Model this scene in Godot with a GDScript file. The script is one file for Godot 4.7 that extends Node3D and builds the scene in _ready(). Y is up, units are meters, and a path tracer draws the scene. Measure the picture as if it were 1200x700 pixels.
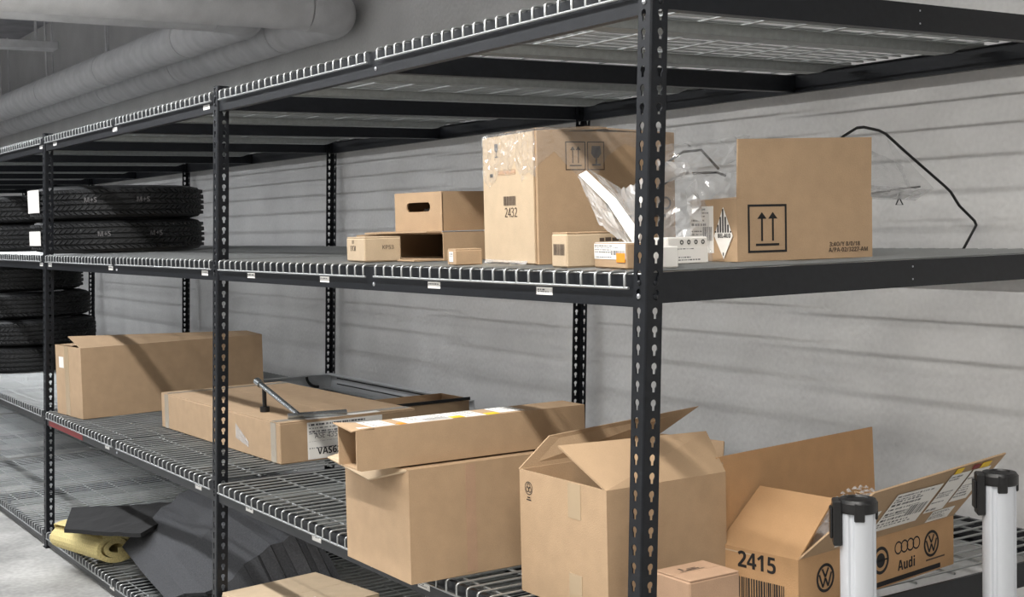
extends Node3D

# ---------------------------------------------------------------- measures (metres)
const BAY := 2.438            # eight foot bays
const DEPTH := 1.611
const H_TOP := 2.1176
const H_MID := 1.5153
const H_LOW := 0.7148
const H_BOT := 0.0934
const LEVELS := [H_BOT, H_LOW, H_MID, H_TOP]
const SWAY_X := 0.0147        # the rack stands a little out of plumb
const SWAY_Z := -0.0336
const WALL_Z := -1.665
const CEIL_Y := 3.65
const BAYS := 5
const CAM := Vector3(2.1407, 1.6189, 1.718)
const FOCAL := 1565.78
const PITCH := 0.0381

var cam_basis: Basis
var names := {}
var mats := {}
var rng := RandomNumberGenerator.new()

# ---------------------------------------------------------------- mesh builder
class MB:
	var v := PackedVector3Array()
	var n := PackedVector3Array()
	var uv := PackedVector2Array()
	func tri(a: Vector3, b: Vector3, c: Vector3) -> void:      # counter-clockwise seen from outside
		var m := (b - a).cross(c - a)
		if m.length_squared() < 1e-20: return
		m = m.normalized()
		for p in [a, c, b]:
			v.append(p); n.append(m); uv.append(Vector2.ZERO)
	func tri_n(a: Vector3, b: Vector3, c: Vector3, na: Vector3, nb: Vector3, nc: Vector3) -> void:
		v.append(a); v.append(c); v.append(b)
		n.append(na); n.append(nc); n.append(nb)
		for i in 3: uv.append(Vector2.ZERO)
	func quad(a: Vector3, b: Vector3, c: Vector3, d: Vector3) -> void:
		tri(a, b, c); tri(a, c, d)
	func quad_uv(a: Vector3, b: Vector3, c: Vector3, d: Vector3) -> void:   # a bottom left, b bottom right, c top right, d top left
		var m := (b - a).cross(d - a).normalized()
		var ps := [a, c, b, a, d, c]
		var us := [Vector2(0, 1), Vector2(1, 0), Vector2(1, 1), Vector2(0, 1), Vector2(0, 0), Vector2(1, 0)]
		for i in 6:
			v.append(ps[i]); n.append(m); uv.append(us[i])
	func quad_n(a, b, c, d, na, nb, nc, nd) -> void:
		tri_n(a, b, c, na, nb, nc); tri_n(a, c, d, na, nc, nd)
	func box(lo: Vector3, hi: Vector3, ch := 0.0) -> void:
		if ch <= 0.0:
			var p := []
			for i in 8: p.append(Vector3(hi.x if i & 1 else lo.x, hi.y if i & 2 else lo.y, hi.z if i & 4 else lo.z))
			quad(p[4], p[5], p[7], p[6]); quad(p[1], p[0], p[2], p[3])
			quad(p[5], p[1], p[3], p[7]); quad(p[0], p[4], p[6], p[2])
			quad(p[6], p[7], p[3], p[2]); quad(p[0], p[1], p[5], p[4])
			return
		var c := (lo + hi) * 0.5
		var h := (hi - lo) * 0.5
		var q := {}
		for sx in [-1, 1]:
			for sy in [-1, 1]:
				for sz in [-1, 1]:
					var s := Vector3(sx, sy, sz)
					var o := c + h * s
					q[[sx, sy, sz, 0]] = o - Vector3(0, sy, sz) * ch
					q[[sx, sy, sz, 1]] = o - Vector3(sx, 0, sz) * ch
					q[[sx, sy, sz, 2]] = o - Vector3(sx, sy, 0) * ch
		for s in [-1, 1]:
			face([q[[s, -1, -1, 0]], q[[s, 1, -1, 0]], q[[s, 1, 1, 0]], q[[s, -1, 1, 0]]], Vector3(s, 0, 0))
			face([q[[-1, s, -1, 1]], q[[1, s, -1, 1]], q[[1, s, 1, 1]], q[[-1, s, 1, 1]]], Vector3(0, s, 0))
			face([q[[-1, -1, s, 2]], q[[1, -1, s, 2]], q[[1, 1, s, 2]], q[[-1, 1, s, 2]]], Vector3(0, 0, s))
			for t in [-1, 1]:
				face([q[[s, t, -1, 0]], q[[s, t, -1, 1]], q[[s, t, 1, 1]], q[[s, t, 1, 0]]], Vector3(s, t, 0))
				face([q[[s, -1, t, 0]], q[[s, -1, t, 2]], q[[s, 1, t, 2]], q[[s, 1, t, 0]]], Vector3(s, 0, t))
				face([q[[-1, s, t, 1]], q[[-1, s, t, 2]], q[[1, s, t, 2]], q[[1, s, t, 1]]], Vector3(0, s, t))
				for u in [-1, 1]:
					face([q[[s, t, u, 0]], q[[s, t, u, 1]], q[[s, t, u, 2]]], Vector3(s, t, u))
	func face(p: Array, out: Vector3) -> void:                 # convex polygon turned to face «out»
		var m: Vector3 = (p[1] - p[0]).cross(p[2] - p[0])
		if m.dot(out) < 0: p.reverse()
		for i in range(1, p.size() - 1): tri(p[0], p[i], p[i + 1])
	func slab(a: Vector3, b: Vector3, c: Vector3, d: Vector3, t: float) -> void:   # a sheet of thickness t below the face abcd
		var m := (c - a).cross(d - b).normalized() * t
		quad(a, b, c, d)
		quad(d - m, c - m, b - m, a - m)
		quad(a - m, b - m, b, a); quad(b - m, c - m, c, b); quad(c - m, d - m, d, c); quad(d - m, a - m, a, d)
	func prism(poly: PackedVector2Array, o: Vector3, ex: Vector3, ey: Vector3, ez: Vector3) -> void:   # polygon in ex, ey; extruded along ez
		var idx := Geometry2D.triangulate_polygon(poly)
		var pt := []
		for p in poly: pt.append(o + ex * p.x + ey * p.y)
		for i in range(0, idx.size(), 3):
			face([pt[idx[i]], pt[idx[i + 1]], pt[idx[i + 2]]], -ez)
			face([pt[idx[i]] + ez, pt[idx[i + 1]] + ez, pt[idx[i + 2]] + ez], ez)
		var ctr := Vector3.ZERO
		var area := 0.0
		for i in poly.size():
			var q: Vector2 = poly[i]; var w: Vector2 = poly[(i + 1) % poly.size()]
			area += q.x * w.y - w.x * q.y
		for i in poly.size():
			var a: Vector3 = pt[i]; var b: Vector3 = pt[(i + 1) % pt.size()]
			var e: Vector2 = poly[(i + 1) % poly.size()] - poly[i]
			var out2 := Vector2(e.y, -e.x) * (1.0 if area > 0 else -1.0)
			face([a, b, b + ez, a + ez], ex * out2.x + ey * out2.y)
	func tube(path: Array, r: float, sides := 8, caps := true) -> void:
		var rings := []
		var prev := Vector3.ZERO
		for i in path.size():
			var t: Vector3
			if i == 0: t = (path[1] - path[0]).normalized()
			elif i == path.size() - 1: t = (path[i] - path[i - 1]).normalized()
			else: t = ((path[i] - path[i - 1]).normalized() + (path[i + 1] - path[i]).normalized()).normalized()
			if prev == Vector3.ZERO:
				prev = t.cross(Vector3.UP if absf(t.y) < 0.9 else Vector3.RIGHT).normalized()
			prev = (prev - t * prev.dot(t)).normalized()
			var bi := t.cross(prev)
			var ring := []
			for k in sides:
				var a := TAU * k / sides
				ring.append(prev * cos(a) + bi * sin(a))
			rings.append(ring)
		for i in path.size() - 1:
			for k in sides:
				var k2 := (k + 1) % sides
				var n0: Vector3 = rings[i][k]; var n1: Vector3 = rings[i][k2]
				var n2: Vector3 = rings[i + 1][k2]; var n3: Vector3 = rings[i + 1][k]
				quad_n(path[i] + n0 * r, path[i] + n1 * r, path[i + 1] + n2 * r, path[i + 1] + n3 * r, n0, n1, n2, n3)
		if caps:
			for e in [0, path.size() - 1]:
				var out: Vector3 = (path[0] - path[1]) if e == 0 else (path[e] - path[e - 1])
				var p := []
				for k in sides: p.append(path[e] + rings[e][k] * r)
				face(p, out)
	func lathe(prof: Array, seg: int, closed := false) -> void:      # prof: Vector2(radius, y), outside on the right going up
		var m := prof.size()
		var last := m if closed else m - 1
		for i in last:
			var p: Vector2 = prof[i]; var q: Vector2 = prof[(i + 1) % m]
			var e := q - p
			var nn := Vector2(e.y, -e.x).normalized()
			for k in seg:
				var a := TAU * k / seg; var b := TAU * (k + 1) / seg
				var ca := Vector3(cos(a), 0, sin(a)); var cb := Vector3(cos(b), 0, sin(b))
				var up := Vector3.UP
				quad_n(ca * p.x + up * p.y, ca * q.x + up * q.y, cb * q.x + up * q.y, cb * p.x + up * p.y,
					ca * nn.x + up * nn.y, ca * nn.x + up * nn.y, cb * nn.x + up * nn.y, cb * nn.x + up * nn.y)
	func mesh() -> ArrayMesh:
		var arr := []
		arr.resize(Mesh.ARRAY_MAX)
		arr[Mesh.ARRAY_VERTEX] = v; arr[Mesh.ARRAY_NORMAL] = n; arr[Mesh.ARRAY_TEX_UV] = uv
		var am := ArrayMesh.new()
		am.add_surface_from_arrays(Mesh.PRIMITIVE_TRIANGLES, arr)
		return am

# ---------------------------------------------------------------- nodes
func numbered(s: String) -> String:
	var k: int = names.get(s, 0)
	names[s] = k + 1
	return s if k == 0 else "%s_%03d" % [s, k]

func thing(called: String, label: String, category: String, at := Vector3.ZERO, turn := 0.0, group := "") -> Node3D:
	var o := Node3D.new()
	o.name = numbered(called)
	add_child(o)
	o.position = at
	o.rotation_degrees.y = turn
	tag(o, label, category, group)
	return o

func tag(o: Node, label: String, category: String, group := "") -> void:
	o.set_meta("label", label)
	o.set_meta("category", category)
	if group: o.set_meta("group", group)

func part(called: String, mesh: Mesh, m: Material, parent: Node, at := Vector3.ZERO, label := "") -> MeshInstance3D:
	var o := MeshInstance3D.new()
	o.name = called if parent != self else numbered(called)
	o.mesh = mesh
	o.material_override = m
	o.cast_shadow = GeometryInstance3D.SHADOW_CASTING_SETTING_ON
	parent.add_child(o, true)
	o.position = at
	if label: o.set_meta("label", label)
	return o

func structure(called: String, mesh: Mesh, m: Material, label: String, at := Vector3.ZERO) -> MeshInstance3D:
	var o := part(called, mesh, m, self, at)
	o.set_meta("kind", "structure")
	o.set_meta("label", label)
	o.set_meta("category", called.split("_")[0])
	return o

func boxed(lo: Vector3, hi: Vector3, ch := 0.0) -> ArrayMesh:
	var b := MB.new(); b.box(lo, hi, ch); return b.mesh()

# ---------------------------------------------------------------- a pixel of the photograph met with a plane of the room
func ray(px: float, py: float) -> Vector3:
	return cam_basis * Vector3((px - 600.0) / FOCAL, (350.0 - py) / FOCAL, -1.0)
func on_x(px: float, py: float, x: float) -> Vector3:
	var d := ray(px, py); return CAM + d * ((x - CAM.x) / d.x)
func on_y(px: float, py: float, y: float) -> Vector3:
	var d := ray(px, py); return CAM + d * ((y - CAM.y) / d.y)
func on_z(px: float, py: float, z: float) -> Vector3:
	var d := ray(px, py); return CAM + d * ((z - CAM.z) / d.z)

# ---------------------------------------------------------------- materials
func mat(c: Color, rough: float, metal := 0.0, tex: Texture2D = null, scale := 1.0) -> StandardMaterial3D:
	var m := StandardMaterial3D.new()
	m.albedo_color = c
	m.roughness = rough
	m.metallic = metal
	if tex:
		m.albedo_texture = tex
		m.uv1_triplanar = true
		m.uv1_scale = Vector3.ONE * scale
	return m

func noise_tex(sz: int, sd: int, freq: float, lo: float, hi: float, freq2 := 0.0, amt2 := 0.0, stretch := 1.0) -> ImageTexture:
	var a := FastNoiseLite.new(); a.seed = sd; a.frequency = freq; a.fractal_octaves = 4
	var b := FastNoiseLite.new(); b.seed = sd + 7; b.frequency = freq2 if freq2 > 0 else 0.3
	var ia := a.get_seamless_image(sz, sz); var ib := b.get_seamless_image(sz, sz)
	var im := Image.create(sz, sz, false, Image.FORMAT_RGB8)
	for y in sz:
		for x in sz:
			var t := ia.get_pixel(x, int(y * stretch) % sz).r
			var u := ib.get_pixel(x, y).r - 0.5
			var g := clampf(lo + (hi - lo) * t + u * amt2, 0, 1)
			im.set_pixel(x, y, Color(g, g, g))
	return ImageTexture.create_from_image(im)

func bump(m: StandardMaterial3D, sd: int, freq: float, strength: float, sz := 256) -> void:
	var a := FastNoiseLite.new(); a.seed = sd; a.frequency = freq
	var im := a.get_seamless_image(sz, sz)
	im.bump_map_to_normal_map(strength)
	m.normal_enabled = true
	m.normal_texture = ImageTexture.create_from_image(im)

func make_materials() -> void:
	var kraft := noise_tex(256, 3, 0.02, 0.945, 1.0, 0.45, 0.07)
	for k in [["kraft", Color(0.685, 0.578, 0.458)], ["kraft_warm", Color(0.715, 0.565, 0.405)], ["kraft_pale", Color(0.755, 0.672, 0.562)], ["kraft_pink", Color(0.69, 0.565, 0.46)]]:
		mats[k[0]] = mat(k[1], 0.82, 0.0, kraft, 2.6)
		bump(mats[k[0]], 11, 0.4, 0.35)
	mats.wall = mat(Color(0.86, 0.858, 0.855), 0.75, 0.0, noise_tex(256, 21, 0.012, 0.93, 1.0, 0.3, 0.05), 0.6)
	bump(mats.wall, 23, 0.2, 0.3)
	mats.floor = mat(Color(0.74, 0.735, 0.72), 0.55, 0.0, noise_tex(512, 31, 0.008, 0.72, 1.0, 0.12, 0.16), 0.45)
	mats.ceiling = mat(Color(0.74, 0.74, 0.76), 0.9, 0.0, noise_tex(128, 41, 0.03, 0.85, 1.0, 0.3, 0.05), 0.8)
	mats.black = mat(Color(0.092, 0.102, 0.122), 0.38, 0.0, noise_tex(256, 51, 0.05, 0.75, 1.0, 0.3, 0.15), 3.0)
	mats.black.metallic_specular = 0.4
	mats.rivet = mat(Color(0.75, 0.76, 0.78), 0.3, 0.9)
	mats.wire = mat(Color(0.66, 0.67, 0.67), 0.38, 0.75)
	mats.galv = mat(Color(0.60, 0.615, 0.61), 0.42, 0.6, noise_tex(256, 61, 0.03, 0.88, 1.0, 0.2, 0.05), 4.0)
	mats.galv_pale = mat(Color(0.80, 0.81, 0.82), 0.45, 0.15)
	mats.white = mat(Color(0.88, 0.88, 0.86), 0.6)
	mats.paper = mat(Color(0.90, 0.89, 0.87), 0.6)
	mats.yellow_paper = mat(Color(0.90, 0.75, 0.16), 0.6)
	mats.orange = mat(Color(0.92, 0.56, 0.10), 0.6)
	mats.red = mat(Color(0.50, 0.075, 0.08), 0.45)
	mats.ink = mat(Color(0.10, 0.095, 0.10), 0.8)
	mats.ink_soft = mat(Color(0.30, 0.25, 0.21), 0.85)
	mats.ink_grey = mat(Color(0.38, 0.37, 0.37), 0.8)
	mats.tape = mat(Color(0.66, 0.58, 0.47), 0.22)
	mats.tape_grey = mat(Color(0.62, 0.58, 0.52), 0.2)
	mats.rubber = mat(Color(0.105, 0.108, 0.115), 0.62, 0.0, noise_tex(128, 71, 0.06, 0.7, 1.0, 0.3, 0.2), 4.0)
	mats.pipe = mat(Color(0.90, 0.90, 0.905), 0.8, 0.0, noise_tex(256, 81, 0.02, 0.88, 1.0, 0.3, 0.04), 1.2)
	mats.steel = mat(Color(0.74, 0.76, 0.77), 0.25, 0.95)
	mats.alu = mat(Color(0.80, 0.815, 0.84), 0.42, 0.35)
	mats.plastic_black = mat(Color(0.075, 0.075, 0.08), 0.45)
	mats.hose = mat(Color(0.06, 0.06, 0.065), 0.5)
	mats.felt = mat(Color(0.30, 0.305, 0.32), 0.95, 0.0, noise_tex(256, 91, 0.08, 0.65, 1.0, 0.4, 0.25), 5.0)
	mats.mat_black = mat(Color(0.135, 0.135, 0.14), 0.9, 0.0, noise_tex(256, 93, 0.1, 0.7, 1.0, 0.4, 0.2), 5.0)
	mats.fibre = mat(Color(0.90, 0.83, 0.58), 0.95, 0.0, noise_tex(256, 95, 0.06, 0.8, 1.0, 0.4, 0.2), 6.0)
	bump(mats.fibre, 96, 0.12, 4.0)
	bump(mats.felt, 97, 0.25, 3.0)
	for k in [["film", 0.24, Color(0.82, 0.825, 0.83)], ["film_milky", 0.42, Color(0.84, 0.84, 0.84)], ["film_clear", 0.10, Color(0.9, 0.9, 0.9)]]:
		var m := mat(Color(k[2].r, k[2].g, k[2].b, k[1]), 0.08)
		m.transparency = BaseMaterial3D.TRANSPARENCY_ALPHA
		m.cull_mode = BaseMaterial3D.CULL_DISABLED
		m.metallic_specular = 0.8
		m.roughness = 0.13
		mats[k[0]] = m
	mats.tube_glow = mat(Color(1, 1, 1), 0.5)
	mats.tube_glow.emission_enabled = true
	mats.tube_glow.emission = Color(1.0, 0.97, 0.92)
	mats.tube_glow.emission_energy_multiplier = 3.0
	mats.housing = mat(Color(0.85, 0.85, 0.84), 0.5)

# ---------------------------------------------------------------- paper labels (flat print)
func label_mat(sd: int, w: int, h: int, style := "text") -> StandardMaterial3D:
	var key := "label%d_%d_%d" % [sd, w, h]
	if mats.has(key): return mats[key]
	var r := RandomNumberGenerator.new(); r.seed = sd
	var im := Image.create(w, h, false, Image.FORMAT_RGB8)
	im.fill(Color(0.91, 0.905, 0.89))
	var ink := Color(0.22, 0.22, 0.24)
	if style == "text" or style == "mixed":
		var y := 4
		while y < h - 6:
			var hh := r.randi_range(2, 4)
			var x := 4
			if r.randf() < 0.75:
				while x < w * r.randf_range(0.5, 0.98):
					var l := r.randi_range(2, 9)
					im.fill_rect(Rect2i(x, y, mini(l, w - x - 3), hh), ink.lerp(Color(0.6, 0.6, 0.6), r.randf() * 0.8))
					x += l + r.randi_range(1, 4)
			y += hh + r.randi_range(2, 5)
	if style == "mixed" or style == "bars":
		var bx := int(w * 0.55) if style == "mixed" else 4
		var by := int(h * 0.45) if style == "mixed" else 3
		im.fill_rect(Rect2i(bx - 2, by - 2, w - bx, int(h * 0.3) + 4), Color(0.91, 0.905, 0.89))
		var x := bx
		while x < w - 5:
			var l := r.randi_range(1, 3)
			im.fill_rect(Rect2i(x, by, l, int(h * 0.3) if style == "mixed" else h - 6), ink)
			x += l + r.randi_range(1, 3)
	var m := StandardMaterial3D.new()
	m.albedo_texture = ImageTexture.create_from_image(im)
	m.roughness = 0.55
	m.texture_filter = BaseMaterial3D.TEXTURE_FILTER_LINEAR
	mats[key] = m
	return m

# a sheet of paper lying on a face: o is its lower left corner, ex/ey its edges
func sheet(parent: Node, called: String, o: Vector3, ex: Vector3, ey: Vector3, m: Material, label := "") -> MeshInstance3D:
	var nn := ex.cross(ey).normalized() * 0.0009
	var b := MB.new()
	b.quad_uv(o + nn, o + ex + nn, o + ex + ey + nn, o + ey + nn)
	b.quad(o, o + ex, o + ex + nn, o + nn); b.quad(o + ex, o + ex + ey, o + ex + ey + nn, o + ex + nn)
	b.quad(o + ex + ey, o + ey, o + ey + nn, o + ex + ey + nn); b.quad(o + ey, o, o + nn, o + ey + nn)
	return part(called, b.mesh(), m, parent, Vector3.ZERO, label)

# flat print made of polygons on a face
func printed(parent: Node, called: String, o: Vector3, ex: Vector3, ey: Vector3, polys: Array, m: Material, label := "") -> MeshInstance3D:
	var nn := ex.cross(ey).normalized()
	var b := MB.new()
	for p in polys:
		var idx := Geometry2D.triangulate_polygon(p)
		for i in range(0, idx.size(), 3):
			var q := []
			for k in 3:
				var t: Vector2 = p[idx[i + k]]
				q.append(o + ex * t.x + ey * t.y + nn * 0.0007)
			b.face(q, nn)
	return part(called, b.mesh(), m, parent, Vector3.ZERO, label)

func rect(x0: float, y0: float, x1: float, y1: float) -> PackedVector2Array:
	return PackedVector2Array([Vector2(x0, y0), Vector2(x1, y0), Vector2(x1, y1), Vector2(x0, y1)])
func line(a: Vector2, b: Vector2, w: float) -> PackedVector2Array:
	var s := (b - a).normalized().orthogonal() * w * 0.5
	return PackedVector2Array([a + s, b + s, b - s, a - s])
func frame(x0: float, y0: float, x1: float, y1: float, t: float) -> Array:
	return [rect(x0, y0, x1, y0 + t), rect(x0, y1 - t, x1, y1), rect(x0, y0 + t, x0 + t, y1 - t), rect(x1 - t, y0 + t, x1, y1 - t)]
func ring2(c: Vector2, r0: float, r1: float, seg := 28) -> Array:
	var out := []
	for k in seg:
		var a := TAU * k / seg; var b := TAU * (k + 1) / seg
		out.append(PackedVector2Array([c + Vector2(cos(a), sin(a)) * r0, c + Vector2(cos(a), sin(a)) * r1, c + Vector2(cos(b), sin(b)) * r1, c + Vector2(cos(b), sin(b)) * r0]))
	return out
func disc2(c: Vector2, r: float, seg := 24) -> PackedVector2Array:
	var p := PackedVector2Array()
	for k in seg: p.append(c + Vector2(cos(TAU * k / seg), sin(TAU * k / seg)) * r)
	return p
func bars(x0: float, y0: float, w: float, h: float, sd: int) -> Array:
	var r := RandomNumberGenerator.new(); r.seed = sd
	var out := []
	var x := x0
	while x < x0 + w:
		var l := w * r.randf_range(0.012, 0.04)
		out.append(rect(x, y0, minf(x + l, x0 + w), y0 + h))
		x += l + w * r.randf_range(0.012, 0.03)
	return out

func lettering(parent: Node, text: String, o: Vector3, ex: Vector3, ey: Vector3, height: float, m: Material, bold := true) -> MeshInstance3D:
	var f := SystemFont.new()
	f.font_names = PackedStringArray(["Droid Sans"])
	f.font_weight = 700 if bold else 400
	var t := TextMesh.new()
	t.font = f
	t.text = text
	t.font_size = 64
	t.pixel_size = height / 46.0
	t.depth = 0.0004
	t.horizontal_alignment = HORIZONTAL_ALIGNMENT_LEFT
	t.vertical_alignment = VERTICAL_ALIGNMENT_BOTTOM
	var node := part("lettering", t, m, parent)
	var nz := ex.cross(ey).normalized()
	node.transform = Transform3D(Basis(ex.normalized(), ey.normalized(), nz), o + nz * 0.0007)
	return node

# ---------------------------------------------------------------- the rack
func key_radius(a: float, c: Vector2) -> float:
	# distance from the middle of a keyhole to its edge in direction a
	var d := Vector2(cos(a), sin(a))
	var best := 0.0
	var r := 0.0
	while r < 0.03:
		var p := d * r
		var inside := (p - Vector2(0, 0.0045)).length() < 0.0078 or (absf(p.x) < 0.0042 and p.y < 0.006 and p.y > -0.0115)
		if not inside: break
		best = r
		r += 0.0003
	return best

func flange(b: MB, o: Vector3, u: Vector3, out: Vector3, w0: float, w: float, cells: int) -> void:
	# keyhole plate: u runs across, y up, t inwards
	var t := -out * 0.0028
	var c := Vector2((w0 + w) * 0.5 + 0.001, 0.0195)
	var hw0 := c.x - w0; var hw1 := w - c.x; var hb := c.y; var ht := PITCH - c.y
	var ang := []
	for k in 20: ang.append(TAU * k / 20.0)
	for q in [Vector2(hw1, ht), Vector2(-hw0, ht), Vector2(-hw0, -hb), Vector2(hw1, -hb)]:
		ang.append(fposmod(q.angle(), TAU))
	ang.sort()
	var inner := []; var outer := []
	for a in ang:
		var d := Vector2(cos(a), sin(a))
		inner.append(c + d * key_radius(a, c))
		var s := 1e9
		if d.x > 1e-6: s = minf(s, hw1 / d.x)
		if d.x < -1e-6: s = minf(s, hw0 / -d.x)
		if d.y > 1e-6: s = minf(s, ht / d.y)
		if d.y < -1e-6: s = minf(s, hb / -d.y)
		outer.append(c + d * s)
	for cell in cells:
		var base := o + Vector3.UP * PITCH * cell
		for i in ang.size():
			var j := (i + 1) % ang.size()
			var p := []
			for q in [inner[i], outer[i], outer[j], inner[j]]: p.append(base + u * q.x + Vector3.UP * q.y)
			b.face([p[0], p[1], p[2], p[3]], out)
			b.face([p[0] + t, p[1] + t, p[2] + t, p[3] + t], -out)
			b.face([p[0], p[3], p[3] + t, p[0] + t], base + u * c.x + Vector3.UP * c.y - p[0])
	var e := o + u * w
	b.face([e, e + Vector3.UP * PITCH * cells, e + Vector3.UP * PITCH * cells + t, e + t], u)

func post_mesh(cells: int) -> ArrayMesh:
	var b := MB.new()
	var r := 0.005
	flange(b, Vector3.ZERO, Vector3(-1, 0, 0), Vector3(0, 0, 1), r, 0.043, cells)
	flange(b, Vector3.ZERO, Vector3(0, 0, -1), Vector3(1, 0, 0), r, 0.043, cells)
	var top := Vector3.UP * PITCH * cells
	var c := Vector3(-r, 0, -r)
	for k in 5:
		var a := PI * 0.5 * k / 5; var a2 := PI * 0.5 * (k + 1) / 5
		var d := Vector3(cos(a), 0, sin(a)); var d2 := Vector3(cos(a2), 0, sin(a2))
		b.quad_n(c + d * r, c + d * r + top, c + d2 * r + top, c + d2 * r, d, d, d2, d2)
	# top edge of the angle
	b.box(Vector3(-0.043, PITCH * cells - 0.002, -0.0028), Vector3(-r, PITCH * cells, 0))
	b.box(Vector3(-0.0028, PITCH * cells - 0.002, -0.043), Vector3(0, PITCH * cells, -r))
	return b.mesh()

func shift(y: float) -> Vector3:
	return Vector3(SWAY_X * (y - H_MID), 0, SWAY_Z * (y - H_MID))

func build_rack() -> void:
	var rack := thing("shelving_rack", "long black steel rack of keyhole posts and beams along the grey wall", "shelving rack")
	var pm := post_mesh(56)
	var tilt := Basis(Vector3(1, 0, 0), Vector3(SWAY_X, 1, SWAY_Z), Vector3(0, 0, 1)).orthonormalized()
	var up := Vector3(SWAY_X, 1, SWAY_Z).normalized()
	var zx := Vector3(0, 0, 1); zx = (zx - up * zx.dot(up)).normalized()
	tilt = Basis(up.cross(zx), up, zx)
	var riv := MB.new()
	var prof := [Vector2(0.006, 0), Vector2(0.0055, 0.002), Vector2(0.003, 0.0035), Vector2(0.0001, 0.004)]
	riv.lathe(prof, 10)
	var rivet := riv.mesh()
	for i in BAYS + 1:
		for rear in [false, true]:
			var p := part("post", pm, mats.black, rack)
			var base := Vector3(-i * BAY, 0, -DEPTH if rear else 0.0) + shift(0.0)
			p.transform = Transform3D(tilt * Basis(Vector3.UP, PI if rear else 0.0), base)
			part("foot_plate", boxed(Vector3(-0.055, 0, -0.055), Vector3(0.004, 0.004, 0.004)), mats.black, p)
			if not rear and i < 3:
				for h in LEVELS:
					for dy in [-0.024, -0.052]:
						var a := part("rivet", rivet, mats.rivet if (i == 0 and dy < -0.05) else mats.black, p, Vector3(-0.024, h + dy, 0.0))
						a.rotation.x = PI / 2
						a = part("rivet", rivet, mats.black, p, Vector3(0.0, h + dy, -0.024))
						a.rotation.z = -PI / 2
	# beams
	var fb := MB.new()    # front and rear beams: a folded section, from x = 0 to -BAY
	fb.box(Vector3(-BAY + 0.002, -0.076, -0.0065), Vector3(-0.004, -0.009, -0.0035))
	fb.box(Vector3(-BAY + 0.002, -0.076, -0.028), Vector3(-0.004, -0.074, -0.0065))
	fb.box(Vector3(-BAY + 0.05, -0.0115, -0.018), Vector3(-0.05, -0.009, -0.0065))
	var front := fb.mesh()
	var eb := MB.new()
	eb.box(Vector3(-0.0065, -0.068, -DEPTH + 0.004), Vector3(-0.0035, -0.004, -0.004))
	eb.box(Vector3(-0.034, -0.068, -DEPTH + 0.05), Vector3(-0.0065, -0.066, -0.05))
	eb.box(Vector3(-0.03, -0.0145, -DEPTH + 0.05), Vector3(-0.0065, -0.012, -0.05))
	var end := eb.mesh()
	var tb := MB.new()
	tb.box(Vector3(-0.016, -0.070, -DEPTH + 0.008), Vector3(0.016, -0.0135, -0.008), 0.002)
	var tie := tb.mesh()
	for l in 4:
		var h: float = LEVELS[l]
		var s := shift(h) + Vector3.UP * h
		for i in BAYS:
			var at := s + Vector3(-i * BAY, 0, 0)
			var f := part("front_beam", front, mats.black, rack, at)
			var r := part("rear_beam", front, mats.black, rack, at + Vector3(-BAY, 0, -DEPTH))
			r.rotation.y = PI
			part("tie_bar", tie, mats.black, rack, at + Vector3(-1.219, 0, 0))
			if i == 0: part("end_beam", end, mats.black, rack, at)
			part("tie_bar", tie, mats.black, rack, at + Vector3(-BAY - 0.024, 0, 0))
			# paper location tags and bolts on the near beams
			var tags := []
			if l == 2 and i == 0: tags = [-2.132, -1.55, -0.884, -0.376]
			if l == 2 and i == 1: tags = [-4.797, -3.751, -2.576]
			if l == 2 and i == 2: tags = [-4.969]
			if l == 3 and i == 1: tags = [-4.693, -3.687, -2.563]
			if l == 3 and i == 2: tags = [-4.965]
			if l == 1 and i == 0: tags = [-2.14, -1.596, -1.321, -0.922]
			if l == 1 and i == 1: tags = [-4.25, -3.809, -2.641]
			if l == 0 and i == 1: tags = [-3.74]
			for k in tags.size():
				var x: float = tags[k] + i * BAY
				sheet(f, "location_tag", Vector3(x - 0.032, -0.0605, -0.0034), Vector3(0.064, 0, 0), Vector3(0, 0.017, 0), label_mat(900 + k, 64, 18), "small white paper location tag")
			if l >= 1 and i < 2:
				var bo := part("bolt", rivet, mats.rivet, f, Vector3(-1.226, -0.058, -0.0034))
				bo.rotation.x = PI / 2
			if l == 1 and i == 1:
				sheet(f, "red_tape", Vector3(-4.83 + BAY, -0.072, -0.0033), Vector3(0.62, 0, 0), Vector3(0, 0.03, 0), mats.red, "strip of red tape")
		# two small rivets in the end beam
		for dy in [-0.02, -0.05]:
			var e := part("rivet", rivet, mats.rivet, rack, s + Vector3(-0.0035, dy, -0.81))
			e.scale = Vector3.ONE * 0.4
			e.rotation.z = -PI / 2

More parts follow.
